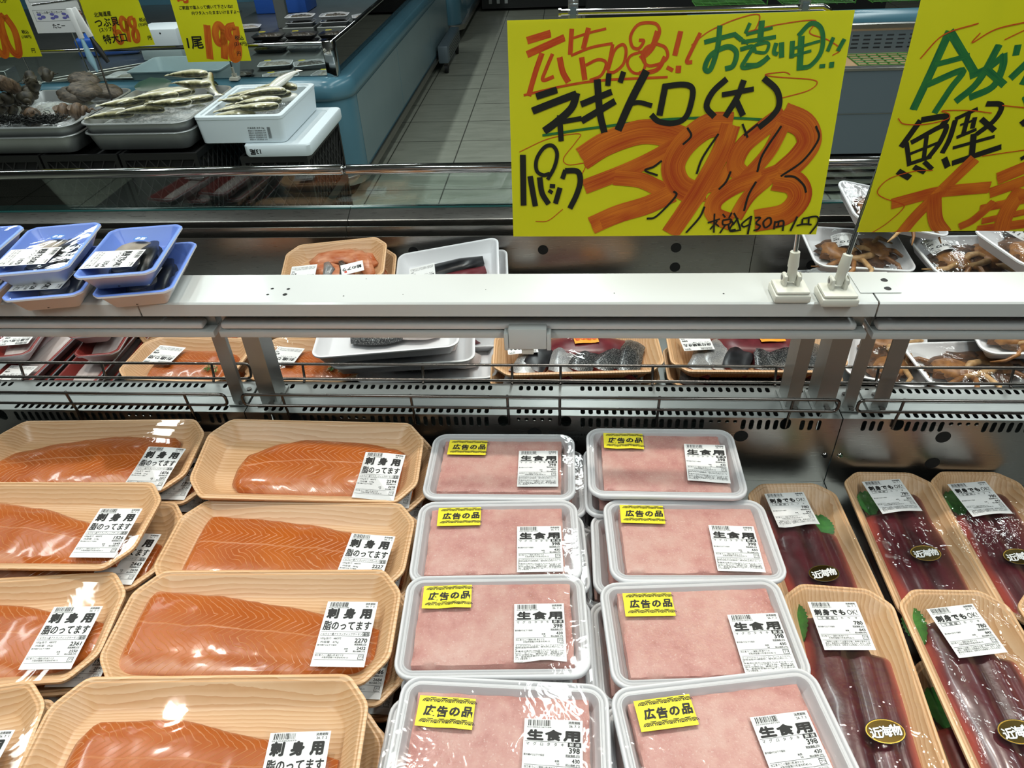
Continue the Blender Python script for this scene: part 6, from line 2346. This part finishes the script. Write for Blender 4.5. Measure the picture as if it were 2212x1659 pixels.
def oyster(name, seed):
    mb = MB()
    n = 26
    rings = []
    for f, z in ((.25, -.010), (.7, -.014), (1.0, -.002), (1.0, .003), (.86, .014), (.6, .021), (.25, .024)):
        rings.append([(.070 * f * cos(2 * pi * j / n) * (1 + .12 * noise.noise(Vector((cos(2 * pi * j / n) * 2, sin(2 * pi * j / n) * 2, seed)))), .047 * f * sin(2 * pi * j / n) * (1 + .16 * noise.noise(Vector((j * .9, f, seed)))), z + .005 * noise.noise(Vector((j * .7, f * 4, seed)))) for j in range(n)])
    mb.loft(rings, 0, True, True)
    me = mb.mesh(name, 50)
    me.materials.append(M['oyster_shell'])
    return me


PUT = []


def settle(x, y, rad, z0):
    """lowest height at which a shell of that radius clears the ones already in the tray"""
    z = z0 + rad
    for a, b, c, q in PUT:
        d = sqrt((a - x) ** 2 + (b - y) ** 2)
        if d < rad + q:
            z = max(z, c + sqrt((rad + q) ** 2 - d * d) * 0.92)
    PUT.append((x, y, z, rad))
    return z


TUR = [spiral_shell('turban_shell', .058, .034, 3, 'turban_shell', 1, .25), spiral_shell('turban_shell', .050, .030, 3, 'turban_shell', 2, .35)]
WHE = [spiral_shell('whelk', .105, .036, 4, 'whelk_shell', 3, .05)]
OYS = [oyster('oyster', 1), oyster('oyster', 2)]
r = random.Random(4)
zs = ZT0 + .094
for i in range(15):
    x, y = -2.485 + (i % 5) * .052 + r.uniform(-.01, .01), 3.02 + (i // 5) * .085 + r.uniform(-.01, .01)
    o = place('turban_shell', TUR[i % 2], (), None, (x, y, settle(x, y, .030, zs)), (r.uniform(0, 6), r.uniform(-.7, .7), r.uniform(0, 6)))
    tag(o, 'knobbly turban shell heaped at the left of the shell tray', 'shell', 'turban shells in the metal tray')
for x, y, a, b, lab in ((-2.215, 3.235, 20, 30, 'rough oyster at the back, left of the other oysters'), (-2.130, 3.205, -30, 40, 'rough oyster standing on edge behind the whelks'), (-2.090, 3.285, 10, 20, 'rough oyster at the back right corner of the shell tray'), (-2.085, 3.130, 50, 25, 'dark rough oyster right of the whelks'), (-2.200, 3.320, 0, 15, 'rough oyster at the rear rim of the shell tray')):
    o = place('oyster', OYS[0 if a > 0 else 1], (), None, (x, y, settle(x, y, .036, zs)), (radians(b), radians(10), radians(a)))
    tag(o, lab, 'shell', 'oysters in the metal tray')
for x, y, a, lab in ((-2.400, 2.975, 170, 'brown whelk at the left front of the shell tray'), (-2.310, 2.985, 190, 'brown whelk second from left on the ice'), (-2.235, 2.965, 160, 'brown whelk in the middle on the ice'), (-2.160, 3.020, 30, 'large brown whelk under the oysters'), (-2.085, 3.000, 20, 'brown whelk at the right front of the shell tray'), (-2.330, 3.050, 200, 'brown whelk behind the front ones')):
    o = place('whelk', WHE[0], (), None, (x, y, settle(x, y, .032, zs)), (radians(20), radians(6), radians(a)))
    tag(o, lab, 'shell', 'whelks in the metal tray')


# ---- packs inside the blue island
def filler(name, mat, seed, hgt=.030):
    vs, fs = [], []
    nx, ny = 16, 12
    for j in range(ny + 1):
        for i in range(nx + 1):
            u, v = i / nx - .5, j / ny - .5
            e = max(0, 1 - (2 * max(abs(u), abs(v))) ** 4)
            vs.append((u * .17, v * .11, .004 + hgt * e * (.65 + .5 * noise.noise(Vector((u * 9, v * 7, seed))))))
    fs = [(j * (nx + 1) + i, j * (nx + 1) + i + 1, (j + 1) * (nx + 1) + i + 1, (j + 1) * (nx + 1) + i) for j in range(ny) for i in range(nx)]
    me = MB().add(vs, fs).mesh(name, 40)
    me.materials.append(M[mat])
    return me


FILL = {k: filler('seafood', k, i) for i, k in enumerate(('seafood_dark', 'seafood_pale', 'seafood_green', 'whitebait'))}
K_DRK = kit(o_crb, 0.026, ['black_plastic'], None, 0.0, lambda x, y: 0.010 * max(0, 1 - (x / 0.1) ** 2), 'film_loose')
MINI = MB()
sheet(MINI, .040, .024)
text(MINI, '広告の品', -.018, -.004, .0095, 1, .04, z=ZT)
MINI = MINI.mesh('offer_sticker')


def island_pack(kind, fillk, loc, yaw, label, group, offer=True, tilt=(0, 0)):
    rt = pack(kind, 'seafood_pack', label, 'seafood tray', group, loc, yaw, tilt)
    place('seafood', FILL[fillk], (), rt, (0, 0, .002))
    if offer:
        lab_on(rt, MINI, kind[2] + .011, -.05, .03, 8, (0, 0), ['sticker_yellow', 'ink_black'], 'offer_sticker')
    return rt


ZB = .4616
for i, (x, nm) in enumerate(((-2.03, 'left'), (-1.80, 'middle'), (-1.57, 'right'))):
    for k in range(3):
        island_pack(K_DRK, 'seafood_dark', (x, 5.20, ZB + .027 + k * .040), 0, 'dark wrapped shellfish pack, %s of the %s pile inside the blue island' % (('bottom', 'second', 'top')[k], nm), 'dark shellfish packs inside the blue island', k == 2)
for x, y, z, kind, f, yaw, lab in ((-1.74, 4.22, 0, K_CRB, 'seafood_green', 12, 'white tray of green seaweed just behind the front glass'), (-2.02, 4.52, 0, K_DRK, 'seafood_dark', 14, 'dark pack with yellow sticker behind the green seaweed tray'), (-1.72, 4.46, 0, K_CRB, 'seafood_pale', 24, 'wrapped pale seafood pack behind the front glass'), (-1.46, 4.22, 0, K_CRB, 'seafood_pale', 2, 'white tray cut off by the chrome corner post'), (-1.42, 4.47, 0, K_CRB, 'seafood_pale', -8, 'crumpled wrapped pack near the chrome corner post'), (-1.85, 4.75, 0, K_CRB, 'seafood_pale', 10, 'wrapped pack with red bit before the dark piles'), (-1.62, 4.74, 0, K_CRB, 'seafood_dark', 20, 'wrapped pack in front of the right dark pile'), (-2.30, 4.85, 0, K_CRB, 'seafood_pale', -6, 'wrapped pack left of the dark piles'), (-1.36, 4.80, 0, K_BLU, 'seafood_pale', 80, 'pale blue tray behind the side glass')):
    island_pack(kind, f, (x, y, ZB + kind[2] + .001), yaw, lab, 'packs behind the front glass of the blue island')
for x, nm in ((-2.00, 'left'), (-1.74, 'right')):
    for k in range(2):
        island_pack(K_CRB, 'seafood_dark', (x, 5.82, ZB + .075 + k * .038), 4, 'white tray of brown seafood, %s of the %s pair of piles' % (('lower', 'upper')[k], nm), 'white trays piled behind the dark packs', False)
    tag(MB().rbox(x - .12, x + .12, 5.72, 5.92, ZB + .001, ZB + .048, .004, 1).build('riser_box', 'stainless_dull'), 'steel riser under the %s pile of white trays' % nm, 'riser', 'risers in the blue island')
for i, (x, y) in enumerate(((-1.42, 5.60), (-1.36, 6.05), (-1.62, 6.25), (-1.40, 6.50), (-1.32, 5.20))):
    island_pack((K_CRB, K_DRK)[i in (0, 4)], ('seafood_green', 'seafood_pale', 'seafood_pale', 'seafood_dark', 'seafood_dark')[i], (x, y, ZB + .027), 8 * i, ('dark pack with sticker right of the white trays', 'wrapped white tray by the side glass', 'wrapped pale tray behind the white piles', 'farthest wrapped tray by the side glass', 'dark pack squeezed against the side glass')[i], 'packs along the side glass', i in (0,))
for i, (x, y) in enumerate(((-2.55, 5.55), (-2.80, 5.75), (-2.48, 5.95), (-2.78, 6.20))):
    island_pack(K_CRB, ('seafood_pale', 'whitebait')[i % 2], (x, y, ZB + .027), 5 * i, ('wrapped pale pack left of the steel post, nearest', 'wrapped whitebait pack behind the white box', 'wrapped pale pack by the steel post, farther', 'wrapped whitebait pack deep in the blue island')[i], 'packs deep in the blue island', True)
t = thing('steel_post', 'dark steel post rising inside the blue island', 'post', (-2.20, 6.00, ZB))
MB().rbox(-.045, .045, -.02, .02, 0, .60, .004, 1).build('post', 'stainless_dull', t, 40)
# whitebait in a large white tray, foam and clear boxes further left
t = pack(K_WHT, 'whitebait_pack', 'white tray of whitebait with printed label behind the glass', 'seafood tray', None, (-2.70, 4.55, ZB + .0295), -2)
place('whitebait', filler('whitebait', 'whitebait', 9, .018), (), t, (0, 0, .003), (0, 0, 0))
t.children[-1].scale = (1.35, 1.2, 1)
lab_on(t, LB_SQD, .028, -.090, -.035, 0)
t = thing('clear_container', 'pale translucent plastic tub behind the 198 paper', 'tub', (-2.16, 4.22, ZB + .0005))
rg = lambda i, z: [(x, y, z) for x, y in roundrect(.26 - i, .17 - i, .03, 5)]
translucent_tray('tub_plastic', 'c3d2d8')
MB().loft([rg(.03, 0), rg(0, .15), rg(-.008, .151), rg(-.008, .157), rg(0, .157), rg(.004, .15), rg(.034, .004)], 0, True, True).build('tub', 'tub_plastic', t, 40)
t = thing('foam_carton', 'white box under the 698 paper, deep in the blue island', 'box', (-2.72, 5.15, ZB + .0005))
MB().rbox(-.14, .14, -.12, .12, 0, .19, .008, 2).build('carton', 'foam_box', t, 40)
for s in (-.05, .03):
    MB().disc((s, -.1203, .165), .006, (0, -1, 0), 12).build('hole', 'dark_gap', t)
t = thing('price_rail_box', 'grey metal box lying behind the front glass at the left', 'box', (-3.60, 4.50, ZB + .0005), (0, 0, radians(8)))
MB().rbox(-.16, .16, -.07, .07, 0, .09, .004, 1).build('box', 'stainless_dull', t, 40)
MB().disc((.06, -.0703, .05), .010, (0, -1, 0), 14).build('hole', 'dark_gap', t)
for i in range(2):
    o = MB().rbox(-.45, .45, -.012, .012, 0, .020, .004, 1).build('steel_rail', 'stainless', None, 40, (-3.02 + .06 * i, 4.62 + .14 * i, ZB + .001), (0, 0, radians(38)))
    tag(o, ('steel rail slanting behind the front glass, nearer', 'steel rail slanting behind the front glass, farther')[i], 'rail', 'loose steel rails in the blue island')
t = thing('blue_crate', 'blue plastic crate deep in the island, between the 698 and 198 papers', 'crate', (-2.42, 6.75, ZB + .0005))
simple('crate_blue', '2f62c0', 0.4)
MB().rbox(-.22, .22, -.15, .15, 0, .26, .01, 2).build('crate', 'crate_blue', t, 40)
t = thing('blue_crate', 'pale blue tub beside the hanging tongs, behind the front glass', 'crate', (-3.22, 5.32, ZB + .0005), (0, 0, radians(14)))
MB().rbox(-.20, .20, -.13, .13, 0, .12, .02, 3).build('tub', 'crate_blue', t, 40)
# small lifts so that heaped shells, fish and packs rest on one another without cutting in
LIFT = {'sweetfish.019': 0.009, 'sweetfish.021': 0.03, 'sweetfish.025': 0.021, 'whelk.004': 0.006, 'sweetfish.002': 0.018, 'sweetfish.004': 0.042, 'sweetfish.006': 0.018, 'sweetfish.012': 0.018, 'turban_shell.005': 0.033, 'sweetfish.020': 0.006, 'sweetfish.022': 0.027, 'oyster.001': 0.024, 'oyster.003': 0.048, 'oyster.004': 0.045, 'sweetfish.016': 0.009, 'turban_shell': 0.015, 'sweetfish.029': 0.015, 'sweetfish.001': 0.009, 'sweetfish.003': 0.033, 'sweetfish.007': 0.018, 'sweetfish.013': 0.015, 'sweetfish.015': 0.039, 'turban_shell.011': 0.018, 'turban_shell.004': 0.018, 'turban_shell.002': 0.012, 'whelk': 0.024, 'whelk.005': 0.027, 'whelk.001': 0.051, 'turban_shell.013': 0.015, 'turban_shell.009': 0.012}
for n, dz in LIFT.items():
    bpy.data.objects[n].location.z += dz

# ------------------------------------------------------------------ light
def area(name, loc, size, power, color=(1, 1, 1), rot=(0, 0, 0), spread=pi):
    l = bpy.data.lights.new(name, 'AREA')
    l.shape = 'RECTANGLE'
    l.size, l.size_y = size
    l.energy = power
    l.color = color
    l.spread = spread
    o = bpy.data.objects.new(name, l)
    COL.objects.link(o)
    o.location = loc
    o.rotation_euler = rot
    return o


def spot(name, loc, to, power, ang=50, color=(1, 0.93, 0.82), r=0.035):
    l = bpy.data.lights.new(name, 'SPOT')
    l.energy = power
    l.spot_size = radians(ang)
    l.spot_blend = 0.6
    l.shadow_soft_size = r
    l.color = color
    o = bpy.data.objects.new(name, l)
    COL.objects.link(o)
    o.location = loc
    o.rotation_euler = (Vector(to) - Vector(loc)).to_track_quat('-Z', 'Y').to_euler()
    return o


TUBE = (0.90, 1.0, 0.98)
for x in (-2.1, 0.05, 2.2):
    area('ceiling_or_fill_tube', (x, 2.5, 2.9), (0.09, 3.4), 38, TUBE)
for x in (-1.1, 1.1):
    area('ceiling_or_fill_tube', (x, -0.6, 2.9), (0.09, 2.0), 30, TUBE)  # unseen fill tubes, added to brighten the fronts of the papers
for x in (-1.30, -0.45, 0.30, 1.05):
    spot('ceiling_spot', (x, 1.22, 2.8), (x, 0.50, 0.8), 38, 60)
for x in (-0.9, 0.0, 0.9):
    spot('ceiling_spot', (x, 1.05, 2.8), (x, 1.28, 0.8), 17, 40)
for x, y, e in ((-3.9, 4.6, 26), (-2.1, 6.6, 34), (0.3, 7.4, 8), (2.4, 5.0, 18)):
    area('ceiling_or_fill_tube', (x, y, 2.9), (0.09, 3.0), e, TUBE)
for x, y in ((-2.3, 4.6), (-1.9, 5.8), (-1.5, 3.2)):
    spot('ceiling_spot', (x, y, 2.85), (x, y, 0.5), 34, 44)

w = bpy.data.worlds.new('shop')
S.world = w
w.use_nodes = True
w.node_tree.nodes['Background'].inputs[0].default_value = (0.8, 0.85, 0.9, 1)
w.node_tree.nodes['Background'].inputs[1].default_value = 0.15

# ------------------------------------------------------------------ camera
F = 1565.0
cd = bpy.data.cameras.new('camera')
cd.sensor_fit = 'HORIZONTAL'
cd.sensor_width = 36.0
cd.lens = F / 2212 * 36.0
cd.clip_start = 0.02
cam = bpy.data.objects.new('camera', cd)
COL.objects.link(cam)
dv = Vector((129, -1181, F)).normalized()
nv = Vector((104, 2086, F))
nv = (nv - dv * nv.dot(dv)).normalized()
rv = nv.cross(dv)
R3 = Matrix((rv, dv, -nv))            # rows: world axes in camera space (x right, y down, z forward)
R3 = R3 @ Matrix(((1, 0, 0), (0, -1, 0), (0, 0, -1)))
cam.matrix_world = Matrix.Translation((0, 0, 1.55)) @ R3.to_4x4()
S.camera = cam
S.view_settings.view_transform = 'Standard'
S.view_settings.look = 'None'
S.view_settings.exposure = 0.0
S.view_settings.gamma = 1.0
S.cycles.max_bounces = 8
S.cycles.diffuse_bounces = 3
S.cycles.glossy_bounces = 3
S.cycles.transmission_bounces = 4
S.cycles.transparent_max_bounces = 24
S.cycles.caustics_reflective = False
S.cycles.caustics_refractive = False
S.cycles.sample_clamp_indirect = 4.0
